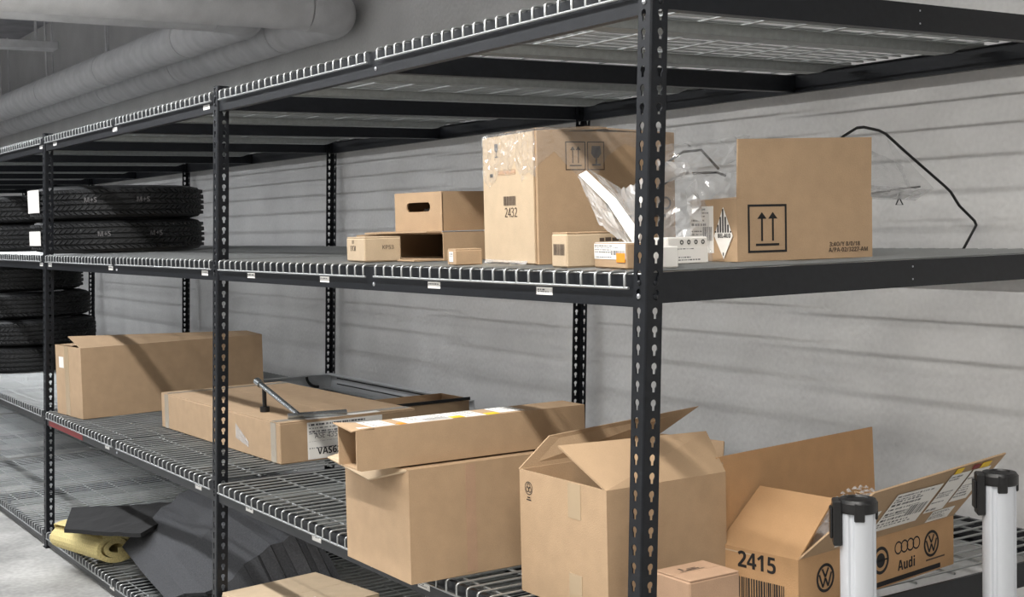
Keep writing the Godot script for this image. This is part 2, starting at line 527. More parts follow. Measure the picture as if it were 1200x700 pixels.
# ---------------------------------------------------------------- wire decks
func build_decks() -> void:
	var r := 0.0033
	var back := -DEPTH + 0.022
	var dw := MB.new()
	dw.tube([Vector3(0, -r, back), Vector3(0, -r, -0.004), Vector3(0, -r - 0.0015, 0.003), Vector3(0, -r - 0.006, 0.0068), Vector3(0, -0.036, 0.0068)], r, 6)
	var wire_m := dw.mesh()
	var count := 23
	var pitch := 0.0514
	var half := pitch * (count - 1) * 0.5
	var cw := MB.new()
	cw.tube([Vector3(-half - 0.012, 0, 0), Vector3(half + 0.012, 0, 0)], r, 6)
	var cross_m := cw.mesh()
	# flared support channel below the wires
	var ch := MB.new()
	var zf := -0.045; var zb := -1.43
	var y0 := -3 * r - r
	var prof := [Vector2(-0.048, y0), Vector2(-0.034, y0), Vector2(-0.030, y0 - 0.026), Vector2(0.030, y0 - 0.026), Vector2(0.034, y0), Vector2(0.048, y0)]
	for k in prof.size() - 1:
		var a: Vector2 = prof[k]; var b: Vector2 = prof[k + 1]
		ch.slab(Vector3(a.x, a.y, zf), Vector3(b.x, b.y, zf), Vector3(b.x, b.y, zb), Vector3(a.x, a.y, zb), 0.0014)
		var fl := [Vector3(a.x * 1.1, y0 + 0.0, zb - 0.07), Vector3(b.x * 1.1, y0 + 0.0, zb - 0.07)]
		ch.slab(Vector3(a.x, a.y, zb), Vector3(b.x, b.y, zb), fl[1], fl[0], 0.0014)
	ch.box(Vector3(-0.05, y0 - 0.0014, zb - 0.14), Vector3(0.05, y0, zb - 0.07))
	var chan_m := ch.mesh()
	var zs := []
	for k in 11: zs.append(-0.08 - 0.145 * k)
	var level_words := ["bottom shelf", "lower shelf", "middle shelf", "top shelf"]
	var bay_words := ["end bay", "second bay", "tyre bay", "bay past the tyres", "farthest bay"]
	var half_words := ["half towards the stanchions", "half away from the stanchions"]
	for l in 4:
		for i in BAYS:
			for k in 2:
				var h: float = LEVELS[l]
				var cx := -i * BAY - (0.630 if k == 0 else 1.836)
				var d := thing("wire_deck", "galvanised wire deck, %s, %s, %s" % [level_words[l], bay_words[i], half_words[k]], "shelf deck", shift(h) + Vector3(cx, h + (0.0 if k == 0 else -0.0015), 0), 0.0, "wire decks of the rack")
				if i < 2:
					for w in count: part("wire", wire_m, mats.wire, d, Vector3(-half + w * pitch, 0, 0))
					for z in zs: part("cross_wire", cross_m, mats.wire, d, Vector3(0, -3 * r, z + (0.035 if k == 0 else 0.0)))
					part("front_rail", cross_m, mats.wire, d, Vector3(0, -0.036, 0.0068))
				else:
					var all := MB.new()
					for w in count:
						all.tube([Vector3(-half + w * pitch, -r, back), Vector3(-half + w * pitch, -r, 0.0068), Vector3(-half + w * pitch, -0.036, 0.0068)], r, 6)
					for z in zs: all.tube([Vector3(-half, -3 * r, z), Vector3(half, -3 * r, z)], r, 6)
					all.tube([Vector3(-half, -0.036, 0.0068), Vector3(half, -0.036, 0.0068)], r, 6)
					var g := part("wire_grid", all.mesh(), mats.wire, d)
					g.set_meta("kind", "stuff")
				for x in [0.19, -0.32]: part("support_channel", chan_m, mats.galv, d, Vector3(x, 0, 0))

# ---------------------------------------------------------------- cartons
func carton(label: String, at: Vector3, turn: float, w: float, d: float, h: float, m: Material, open := false, called := "cardboard_box") -> Node3D:
	var t := thing(called, label, "box", at, turn)
	if not open:
		part("body", boxed(Vector3(-w, 0, -d), Vector3(0, h, 0), minf(0.0035, h * 0.05)), m, t)
	else:
		var b := MB.new()
		var k := 0.0045
		b.box(Vector3(-w, 0, -k), Vector3(0, h, 0)); b.box(Vector3(-w, 0, -d), Vector3(0, h, -d + k))
		b.box(Vector3(-w, 0, -d + k), Vector3(-w + k, h, -k)); b.box(Vector3(-k, 0, -d + k), Vector3(0, h, -k))
		b.box(Vector3(-w + k, 0, -d + k), Vector3(-k, k, -k))
		part("body", b.mesh(), m, t)
	return t

func flap(t: Node3D, p: Array, m: Material, called := "flap", thick := 0.0045) -> MeshInstance3D:
	var b := MB.new()
	b.slab(p[0], p[1], p[2], p[3], thick)
	return part(called, b.mesh(), m, t)

func closed_top(t: Node3D, w: float, d: float, h: float, m: Material, along_z := true) -> void:
	# two flaps that meet in the middle, proud of the body, with a seam between them
	if along_z:
		part("flap", boxed(Vector3(-w * 0.5 + 0.001, h, -d + 0.002), Vector3(-0.001, h + 0.0035, -0.002), 0.001), m, t)
		part("flap", boxed(Vector3(-w + 0.001, h, -d + 0.002), Vector3(-w * 0.5 - 0.001, h + 0.0035, -0.002), 0.001), m, t)
	else:
		part("flap", boxed(Vector3(-w + 0.002, h, -d * 0.5 + 0.001), Vector3(-0.002, h + 0.0035, -0.001), 0.001), m, t)
		part("flap", boxed(Vector3(-w + 0.002, h, -d + 0.001), Vector3(-0.002, h + 0.0035, -d * 0.5 - 0.001), 0.001), m, t)

const EX := Vector3(1, 0, 0)     # across a front face
const EY := Vector3(0, 1, 0)
const EZ := Vector3(0, 0, -1)    # across a face turned to the open end

func fragile_marks(parent: Node, o: Vector3, ex: Vector3, ey: Vector3, s: float, m: Material) -> void:
	# goblet
	var p := [PackedVector2Array([Vector2(0.3, 0.9) * s, Vector2(0.26, 0.6) * s, Vector2(0.4, 0.42) * s, Vector2(0.6, 0.42) * s, Vector2(0.74, 0.6) * s, Vector2(0.7, 0.9) * s]),
		rect(0.46 * s, 0.16 * s, 0.54 * s, 0.45 * s), rect(0.3 * s, 0.1 * s, 0.7 * s, 0.17 * s)]
	printed(parent, "print", o, ex, ey, p, m)

func up_arrows(parent: Node, o: Vector3, ex: Vector3, ey: Vector3, w: float, h: float, t: float, m: Material) -> void:
	var p := frame(0, 0, w, h, t)
	p.append(rect(w * 0.2, h * 0.14, w * 0.8, h * 0.17 + t * 0.4))
	for x in [0.36, 0.64]:
		p.append(rect(w * x - t * 0.5, h * 0.24, w * x + t * 0.5, h * 0.74))
		p.append(PackedVector2Array([Vector2(w * (x - 0.12), h * 0.70), Vector2(w * (x + 0.12), h * 0.70), Vector2(w * x, h * 0.84)]))
	printed(parent, "print", o, ex, ey, p, m)

func build_middle_shelf() -> void:
	var K = mats.kraft
	# small flat carton
	var t := carton("small plain closed carton at the wire edge beside the carton stack with a hand hole", Vector3(-1.413, H_MID, -0.070), -9.4, 0.180, 0.115, 0.0700, mats.kraft_pale)
	closed_top(t, 0.180, 0.115, 0.0700, mats.kraft_pale, false)
	lettering(t, "KIT", Vector3(-0.12, 0.05, 0), EX, EY, 0.010, mats.ink_soft, false)
	lettering(t, "E1CM", Vector3(-0.14, 0.026, 0), EX, EY, 0.016, mats.ink_soft, false)
	lettering(t, "KP53", Vector3(0, 0.032, -0.055), EZ, EY, 0.012, mats.ink_soft, false)
	# tiny carton
	t = carton("tiny brown carton at the front wires of the middle shelf", Vector3(-0.816, H_MID, -0.030), -12.0, 0.067, 0.073, 0.038, mats.kraft)
	closed_top(t, 0.067, 0.073, 0.038, mats.kraft, false)
	sheet(t, "paper_label", Vector3(-0.05, 0.008, 0), Vector3(0.03, 0, 0), Vector3(0, 0.026, 0), label_mat(5, 32, 26))
	# flat carton lying open to the front
	var w := 0.461; var d := 0.424; var h := 0.082
	t = thing("cardboard_box", "flattened carton open to the front, lying under the carton with the hand hole", "box", Vector3(-1.23, H_MID, -0.235), -4.0)
	var b := MB.new()
	b.box(Vector3(-w, 0, -d), Vector3(0, 0.0045, 0)); b.box(Vector3(-w, h - 0.0045, -d), Vector3(0, h, 0))
	b.box(Vector3(-0.0045, 0.0045, -d), Vector3(0, h - 0.0045, 0)); b.box(Vector3(-w, 0.0045, -d), Vector3(-w + 0.0045, h - 0.0045, 0))
	b.box(Vector3(-w + 0.0045, 0.0045, -d), Vector3(-0.0045, h - 0.0045, -d + 0.0045))
	part("body", b.mesh(), K, t)
	flap(t, [Vector3(-w + 0.01, h, 0), Vector3(-0.01, h, 0), Vector3(-0.02, h + 0.001, 0.045), Vector3(-w - 0.02, h - 0.002, 0.045)], K)
	flap(t, [Vector3(-w, h, 0), Vector3(-w, 0.005, 0), Vector3(-w - 0.045, 0.03, 0.05), Vector3(-w - 0.05, h - 0.005, 0.06)], K)
	flap(t, [Vector3(-0.13, 0.005, 0.09), Vector3(-0.01, 0.005, 0.09), Vector3(-0.005, 0.0048, 0), Vector3(-0.15, 0.0048, 0)], K)
	# carton with a hand hole on top of it
	w = 0.255; d = 0.31; h = 0.118
	t = thing("cardboard_box", "brown carton with an oval hand hole, on top of the flattened carton", "box", Vector3(-1.312, H_MID + 0.0865, -0.28), 5.0)
	b = MB.new()
	var hole := PackedVector2Array()
	var hc := Vector2(-w * 0.5 + 0.002, h * 0.62)
	var outer := [Vector2(0, 0), Vector2(0, h), Vector2(-w, h), Vector2(-w, 0)]
	var hw := 0.064; var hh := 0.0143
	var pts := []
	for k in 24:
		var a := TAU * k / 24
		pts.append(hc + Vector2((hw - hh) * signf(cos(a)) * (1.0 if absf(cos(a)) > 0.01 else 0.0) + hh * cos(a), hh * sin(a)))
	# front wall with the hole cut out: fan between hole and rim
	for k in 24:
		var a: Vector2 = pts[k]; var c: Vector2 = pts[(k + 1) % 24]
		var oa := rim(hc, a, w, h); var oc := rim(hc, c, w, h)
		for zz in [0.0, -0.0045]:
			var q := [v3(a, zz), v3(oa, zz), v3(oc, zz), v3(c, zz)]
			b.face(q, Vector3(0, 0, 1 if zz == 0.0 else -1))
			var cr := corner_between(oa, oc, w, h)
			if cr != Vector2.INF: b.face([v3(oa, zz), v3(cr, zz), v3(oc, zz)], Vector3(0, 0, 1 if zz == 0.0 else -1))
		b.face([v3(a, 0), v3(c, 0), v3(c, -0.0045), v3(a, -0.0045)], v3(hc, 0) - v3(a, 0))
	b.box(Vector3(-0.0045, 0, -d), Vector3(0, h, -0.0045)); b.box(Vector3(-w, 0, -d), Vector3(-w + 0.0045, h, -0.0045))
	b.box(Vector3(-w + 0.0045, 0, -d), Vector3(-0.0045, h, -d + 0.0045)); b.box(Vector3(-w + 0.0045, 0, -d + 0.0045), Vector3(-0.0045, 0.0045, -0.0045))
	b.box(Vector3(-w + 0.0045, h - 0.0045, -d + 0.0045), Vector3(-0.0045, h, -0.0045))
	part("body", b.mesh(), K, t)
	b = MB.new()
	crumple(b, Vector3(-0.20, 0.03, -0.05), Vector3(-0.06, 0.03, -0.05), Vector3(-0.06, 0.070, -0.075), Vector3(-0.20, 0.070, -0.075), 14, 5, Vector3(0, 0, 0.01), 0.012, 5)
	part("packed_parts", b.mesh(), mats.paper, t, Vector3.ZERO, "white and pink parts seen through the hand hole")
	# tall wrapped carton
	w = 0.302; d = 0.405; h = 0.331
	t = carton("tall carton printed 2432 with stretch film round its top", Vector3(-0.611, H_MID, -0.150), -6.5, w, d, h, K, true)
	flap(t, [Vector3(-w, h, 0), Vector3(0, h + 0.002, 0), Vector3(0, h + 0.012, -d * 0.5), Vector3(-w, h + 0.005, -d * 0.5)], K)
	flap(t, [Vector3(-w, h + 0.005, -d * 0.5 - 0.004), Vector3(0, h + 0.010, -d * 0.5 - 0.004), Vector3(0, h, -d), Vector3(-w, h, -d)], K)
	part("front_panel", boxed(Vector3(-w, 0.002, 0.0005), Vector3(-0.012, h + 0.001, 0.006), 0.001), mats.kraft_pale, t)
	lettering(t, "2432", Vector3(-0.175, 0.112, 0.006), EX, EY, 0.024, mats.ink_soft, false)
	printed(t, "print", Vector3(-0.18, 0.150, 0.006), EX, EY, bars(0, 0, 0.07, 0.024, 3), mats.ink_soft)
	fragile_marks(t, Vector3(-0.240, 0.272, 0.006), EX, EY, 0.045, mats.ink_grey)
	printed(t, "print", Vector3(-0.258, 0.226, 0.006), EX, EY, [rect(0.0, 0, 0.018, 0.009)], mats.ink)
	part("hand_hole", boxed(Vector3(-0.210, 0.229, 0.004), Vector3(-0.108, 0.242, 0.0066), 0.003), mats.kraft_pink, t)
	# prints on the side
	up_arrows(t, Vector3(0, 0.234, -0.080), EZ, EY, 0.058, 0.072, 0.0028, mats.ink_soft)
	printed(t, "print", Vector3(0, 0.234, -0.143), EZ, EY, frame(0, 0, 0.05, 0.072, 0.0025), mats.ink_soft)
	fragile_marks(t, Vector3(0, 0.239, -0.138), EZ, EY, 0.062, mats.ink_grey)
	printed(t, "print", Vector3(0, 0.148, -0.215), EZ, EY, [disc2(Vector2(0, 0), 0.020)], mats.ink_soft)
	printed(t, "print", Vector3(0, 0.148, -0.215), EZ, EY, [line(Vector2(-0.012, 0.008), Vector2(0, -0.012), 0.003), line(Vector2(0.012, 0.008), Vector2(0, -0.012), 0.003), line(Vector2(-0.006, 0.01), Vector2(0, 0), 0.003), line(Vector2(0.006, 0.01), Vector2(0, 0), 0.003)], K)
	printed(t, "print", Vector3(0, 0.112, -0.195), EZ, EY, [rect(0, 0, 0.18, 0.007)], mats.ink_soft)
	for k in 3: printed(t, "print", Vector3(0, 0.148, -0.275 - k * 0.05), EZ, EY, ring2(Vector2.ZERO, 0.012, 0.017), mats.ink_soft)
	# film
	b = MB.new()
	var hang := [0.10, 0.135, 0.12, 0.085, 0.11, 0.07, 0.125, 0.10, 0.115]
	for k in 8:
		var xa := -w - 0.004 + (w + 0.008) * k / 8.0; var xb := -w - 0.004 + (w + 0.008) * (k + 1) / 8.0
		crumple(b, Vector3(xa, h - hang[k], 0.0085), Vector3(xb, h - hang[k + 1], 0.0085), Vector3(xb, h + 0.006, 0.009), Vector3(xa, h + 0.006, 0.009), 4, 12, Vector3(0, 0, 0.002), 0.007, 8 + k)
	var hang2 := [0.09, 0.05, 0.10, 0.14, 0.06, 0.03, 0.05, 0.12, 0.16]
	for k in 8:
		var za := 0.004 - (d + 0.008) * k / 8.0; var zc := 0.004 - (d + 0.008) * (k + 1) / 8.0
		crumple(b, Vector3(0.003, h - hang2[k], za), Vector3(0.003, h - hang2[k + 1], zc), Vector3(0.004, h + 0.008, zc), Vector3(0.004, h + 0.008, za), 4, 10, Vector3(0.001, 0, 0), 0.004, 28 + k)
	crumple(b, Vector3(-w, h + 0.008, 0.008), Vector3(0.004, h + 0.008, 0.008), Vector3(0.004, h + 0.016, -0.2), Vector3(-w, h + 0.012, -0.2), 16, 8, Vector3(0, 0.002, 0), 0.004, 10)
	part("stretch_film", b.mesh(), mats.film_clear, t, Vector3.ZERO, "clear stretch film")
	b = MB.new()
	crumple(b, Vector3(-w + 0.005, 0.0, 0.012), Vector3(-0.05, 0.0, 0.012), Vector3(-0.05, 0.008, 0.007), Vector3(-w + 0.005, 0.010, 0.007), 12, 2, Vector3(0, 0, 0.003), 0.002, 18)
	part("loose_film", b.mesh(), mats.film_milky, t)
	# carton c
	t = carton("small carton with a barcode on its end, in front of the tall wrapped carton", Vector3(-0.339, H_MID, -0.041), -8.7, 0.078, 0.17, 0.077, mats.kraft_pale)
	closed_top(t, 0.078, 0.17, 0.077, mats.kraft)
	printed(t, "print", Vector3(-0.066, 0.028, 0), EX, EY, bars(0, 0, 0.055, 0.026, 21), mats.ink_soft)
	printed(t, "print", Vector3(0, 0.058, -0.085), EZ, EY, [rect(0, 0, 0.012, 0.008), rect(0.015, 0, 0.03, 0.009), rect(0.033, 0, 0.05, 0.008)], mats.ink_soft)
	# white label box behind
	t = carton("low white-labelled carton half hidden behind the one with the orange sticker", Vector3(-0.118, H_MID, -0.115), -12.0, 0.20, 0.06, 0.046, mats.paper)
	sheet(t, "paper_label", Vector3(-0.199, 0.002, 0), Vector3(0.197, 0, 0), Vector3(0, 0.042, 0), label_mat(41, 128, 30, "mixed"))
	# box with the orange sticker
	t = carton("small carton with white printed label and orange sticker beside the end post", Vector3(-0.134, H_MID, -0.052), -12.1, 0.165, 0.055, 0.056, mats.kraft)
	sheet(t, "paper_label", Vector3(-0.163, 0.020, 0), Vector3(0.161, 0, 0), Vector3(0, 0.034, 0), label_mat(42, 192, 44, "mixed"), "white printed label")
	sheet(t, "paper_label", Vector3(-0.163, 0.056, -0.001), Vector3(0.161, 0, 0), Vector3(0, 0.0, -0.05), label_mat(43, 192, 60))
	sheet(t, "sticker", Vector3(-0.046, 0.014, 0.001), Vector3(0.043, 0, 0), Vector3(0, 0.020, 0), mats.orange, "orange sticker")
	# carton behind the post with printed white labels
	t = carton("white printed carton inside the clear bag behind the end post", Vector3(-0.30, H_MID, -0.305), 0.0, 0.07, 0.125, 0.062, mats.paper)
	sheet(t, "paper_label", Vector3(0, 0.001, -0.001), Vector3(0, 0, -0.123), Vector3(0, 0.037, 0), label_mat(44, 160, 54), "label with rows of small print")
	for k in 4: printed(t, "print", Vector3(0.001, 0.050, -0.042 - k * 0.022), EZ, EY, ring2(Vector2.ZERO, 0.003, 0.0055, 14), mats.ink)
	# arrow carton
	w = 0.21; d = 0.40; h = 0.150
	t = carton("carton with two up arrows in a frame and its lid flap raised", Vector3(-0.238, H_MID, -0.468), -9.0, w, d, h, mats.kraft, true)
	flap(t, [Vector3(-0.001, h, -0.002), Vector3(-0.001, h, -d + 0.002), Vector3(0.006, h + 0.148, -d + 0.004), Vector3(0.002, h + 0.142, -0.004)], mats.kraft)
	flap(t, [Vector3(-w, h, 0), Vector3(-0.004, h, 0), Vector3(-0.006, h + 0.01, -d * 0.4), Vector3(-w, h + 0.01, -d * 0.4)], mats.kraft)
	up_arrows(t, Vector3(0, 0.020, -0.030), EZ, EY, 0.112, 0.116, 0.0055, mats.ink)
	lettering(t, "3:4O/Y 8/0/18", Vector3(0, 0.026, -0.268), EZ, EY, 0.0105, mats.ink_soft)
	lettering(t, "A/PA-02/3227-AM", Vector3(0, 0.012, -0.266), EZ, EY, 0.0105, mats.ink_soft)
	sheet(t, "paper_label", Vector3(-w + 0.002, 0.020, 0), Vector3(0.105, 0, 0), Vector3(0, 0.115, 0), label_mat(45, 80, 84, "mixed"), "white printed label")
	# diamond transport label
	var dia := thing("diamond_label", "diamond hazard label with black stripes hung at the corner of the arrow carton", "label", Vector3(-0.238, H_MID, -0.468), -9.0)
	var hw2 := 0.040
	var dp := PackedVector2Array([Vector2(0, 0), Vector2(hw2, 0.056), Vector2(0, 0.125), Vector2(-hw2, 0.056)])
	b = MB.new()
	var dx := Vector3(1, 0, 0)
	var d0 := Vector3(-0.056, 0.006, 0.0030)
	b.prism(dp, d0, dx, EY, Vector3(0, 0, -0.0010))
	part("card", b.mesh(), mats.paper, dia)
	var stripes := []
	for k in 7:
		var x := -0.033 + k * 0.011
		var top := 0.125 - absf(x) * (0.069 / hw2)
		stripes.append(rect(x - 0.0030, 0.064, x + 0.0030, maxf(top - 0.004, 0.068)))
	printed(dia, "print", d0, dx, EY, stripes, mats.ink)
	lettering(dia, "BEL-AUD", d0 + dx * -0.024 + EY * 0.048, dx, EY, 0.010, mats.ink)
	printed(dia, "print", d0, dx, EY, [rect(-0.002, 0.008, 0.002, 0.016)], mats.ink)

func v3(p: Vector2, z: float) -> Vector3:
	return Vector3(p.x, p.y, z)
func rim(c: Vector2, p: Vector2, w: float, h: float) -> Vector2:
	var d := (p - c).normalized()
	var s := 1e9
	if d.x > 1e-6: s = minf(s, (0 - c.x) / d.x)
	if d.x < -1e-6: s = minf(s, (-w - c.x) / d.x)
	if d.y > 1e-6: s = minf(s, (h - c.y) / d.y)
	if d.y < -1e-6: s = minf(s, (0 - c.y) / d.y)
	return c + d * s
func corner_between(a: Vector2, b: Vector2, w: float, h: float) -> Vector2:
	if absf(a.x - b.x) < 1e-6 or absf(a.y - b.y) < 1e-6: return Vector2.INF
	return Vector2(0.0 if a.x + b.x > -w else -w, h if a.y + b.y > h else 0.0)

# a creased sheet over the quad a b c d
func crumple(b: MB, a: Vector3, bb: Vector3, c: Vector3, d: Vector3, nu: int, nv: int, bulge: Vector3, amp: float, sd: int) -> void:
	var nz := FastNoiseLite.new(); nz.seed = sd; nz.noise_type = FastNoiseLite.TYPE_CELLULAR; nz.frequency = 0.16
	nz.cellular_return_type = FastNoiseLite.RETURN_DISTANCE
	var r := RandomNumberGenerator.new(); r.seed = sd * 13 + 1
	var nrm := (bb - a).cross(d - a).normalized()
	var g := []
	for j in nv + 1:
		var row := []
		for i in nu + 1:
			var u := float(i) / nu; var v := float(j) / nv
			var uu := u + (r.randf() - 0.5) * 0.6 / nu * (1.0 if i > 0 and i < nu else 0.0)
			var vv := v + (r.randf() - 0.5) * 0.6 / nv * (1.0 if j > 0 and j < nv else 0.0)
			var p := a.lerp(bb, uu).lerp(d.lerp(c, uu), vv)
			p += bulge * 4.0 * (sin(PI * u) * sin(PI * v)) * 0.5
			p += nrm * amp * (nz.get_noise_2d(i * 3.1, j * 3.7) + r.randf() * 0.6)
			row.append(p)
		g.append(row)
	for j in nv:
		for i in nu:
			if r.randf() < 0.5:
				b.tri(g[j][i], g[j][i + 1], g[j + 1][i + 1]); b.tri(g[j][i], g[j + 1][i + 1], g[j + 1][i])
			else:
				b.tri(g[j][i], g[j][i + 1], g[j + 1][i]); b.tri(g[j][i + 1], g[j + 1][i + 1], g[j + 1][i])

func build_bags() -> void:
	# bag with a white strip, leaning against the tall carton
	var t := thing("plastic_bag", "clear plastic bag with a white edge strip leaning against the tall wrapped carton", "bag", Vector3(-0.30, H_MID + 0.06, -0.14))
	var o := t.position
	var tl := on_z(676, 203, -0.14) - o; var tr := on_z(690, 199, -0.15) - o
	var ml := on_z(702, 262, -0.10) - o; var low := on_z(742, 290, -0.12) - o
	var br := on_z(752, 285, -0.16) - o; var rt := on_z(756, 205, -0.26) - o
	var mid := on_z(728, 222, -0.24) - o
	var b := MB.new()
	crumple(b, ml, low, on_z(722, 235, -0.15) - o, tl, 9, 9, Vector3(0.01, 0.0, 0.012), 0.014, 31)
	crumple(b, low, br + Vector3(0.02, 0, 0), rt, mid, 9, 9, Vector3(0, 0, -0.01), 0.016, 32)
	crumple(b, on_z(722, 235, -0.15) - o, low, mid, tr, 8, 8, Vector3(0, 0, -0.01), 0.012, 33)
	part("film", b.mesh(), mats.film_milky, t)
	b = MB.new()
	var s0 := [on_z(678, 205, -0.135) - o, on_z(712, 239, -0.120) - o, on_z(746, 291, -0.10) - o]
	var s1 := [on_z(687, 200, -0.140) - o, on_z(722, 233, -0.128) - o, on_z(750, 272, -0.11) - o]
	for k in 2: b.slab(s0[k], s0[k + 1], s1[k + 1], s1[k], 0.0012)
	part("white_strip", b.mesh(), mats.white, t, Vector3.ZERO, "white printed strip along the bag's edge")
	# big clear bag behind the end post, with a bent black hose in it
	t = thing("plastic_bag", "crumpled clear plastic bag between the end post and the arrow carton", "bag", Vector3(-0.40, H_MID, -0.5))
	o = t.position
	b = MB.new()
	var a0 := on_x(772, 303, -0.40) - o; var a1 := on_x(835, 306, -0.33) - o; var a2 := on_x(872, 200, -0.42) - o; var a3 := on_x(770, 205, -0.46) - o
	crumple(b, a0, a1, a2, a3, 14, 14, Vector3(0.020, 0.01, 0.0), 0.028, 41)
	var c2 := on_x(880, 158, -0.50) - o; var c3 := on_x(772, 168, -0.50) - o
	crumple(b, a3, a2, c2, c3, 14, 9, Vector3(0.014, 0, 0), 0.022, 42)
	part("film", b.mesh(), mats.film, t)
	b = MB.new()
	crumple(b, a3 + Vector3(0.02, -0.02, 0), on_x(812, 206, -0.38) - o, on_x(806, 190, -0.40) - o, a3 + Vector3(0.0, 0.035, 0), 7, 5, Vector3(0.01, 0, 0), 0.012, 43)
	crumple(b, on_x(806, 250, -0.33) - o, on_x(826, 262, -0.32) - o, on_x(816, 210, -0.37) - o, on_x(804, 222, -0.37) - o, 4, 7, Vector3(0.01, 0, 0), 0.012, 44)
	part("film_fold", b.mesh(), mats.film_milky, t)
	# bag on the hose, right
	t = thing("plastic_bag", "clear plastic bag caught on the bent black hose behind the arrow carton", "bag", Vector3(-0.55, H_MID, -1.2))
	o = t.position
	b = MB.new()
	var x := -0.55
	var e0 := on_x(985, 232, x) - o; var e1 := on_x(1072, 235, x) - o; var e2 := on_x(1096, 221, x) - o
	var e3 := on_x(1040, 162, x) - o; var e4 := on_x(985, 158, x) - o
	crumple(b, e0, e1, on_x(1060, 195, x) - o, e4, 10, 12, Vector3(0.015, 0, 0), 0.014, 51)
	crumple(b, e1, e2, e3, on_x(1050, 190, x) - o, 5, 9, Vector3(0.006, 0, 0), 0.010, 52)
	part("film", b.mesh(), mats.film, t)
	b = MB.new()
	crumple(b, on_x(1008, 230, x + 0.02) - o, on_x(1075, 235, x + 0.02) - o, on_x(1092, 222, x + 0.02) - o, on_x(1012, 216, x + 0.02) - o, 12, 5, Vector3(0.01, 0, 0), 0.016, 53)
	part("film_fold", b.mesh(), mats.film_milky, t)
	# hoses
	var hose := thing("bent_hose", "thin black bent hose arching from behind the arrow carton down to the wire deck", "hose", Vector3(-0.47, H_MID, -1.2))
	o = hose.position
	b = MB.new()
	var path := []
	for p in [[960, 190, 0.0], [988, 160, 0], [1004, 150, 0], [1012, 149, 0], [1030, 153, 0], [1038, 157, 0], [1060, 177, 0], [1108, 219, 0], [1114, 225, 0], [1124, 241, 0], [1142, 259, 0], [1144, 264, 0], [1129, 292, 0]]:
		path.append(on_x(p[0], p[1], -0.47) - o)
	b.tube(path, 0.0042, 8)
	part("hose", b.mesh(), mats.hose, hose)
	hose = thing("bent_hose", "thin black hose lying inside the clear bag right of the arrow carton", "hose", Vector3(-0.56, H_MID, -1.2))
	o = hose.position
	b = MB.new(); path = []
	for p in [[985, 224], [1012, 226], [1024, 226.5], [1050, 222], [1078, 219]]: path.append(on_x(p[0], p[1], -0.56) - o)
	b.tube(path, 0.003, 8)
	path = []
	for p in [[1055, 222], [1053, 233], [1050, 240], [1058, 240], [1054, 232]]: path.append(on_x(p[0], p[1], -0.56) - o)
	b.tube(path, 0.0022, 6)
	part("hose", b.mesh(), mats.hose, hose)
	hose = thing("bent_hose", "black bent hose seen through the clear bag behind the end post", "hose", Vector3(-0.52, H_MID, -0.5))
	o = hose.position
	b = MB.new(); path = []
	for p in [[776, 200], [783, 190], [800, 178], [822, 176], [842, 198]]: path.append(on_x(p[0], p[1], -0.52) - o)
	b.tube(path, 0.0035, 8)
	path = []
	for p in [[770, 222], [783, 212], [800, 204], [840, 202], [850, 206]]: path.append(on_x(p[0], p[1], -0.50) - o)
	b.tube(path, 0.0035, 8)
	part("hose", b.mesh(), mats.hose, hose)

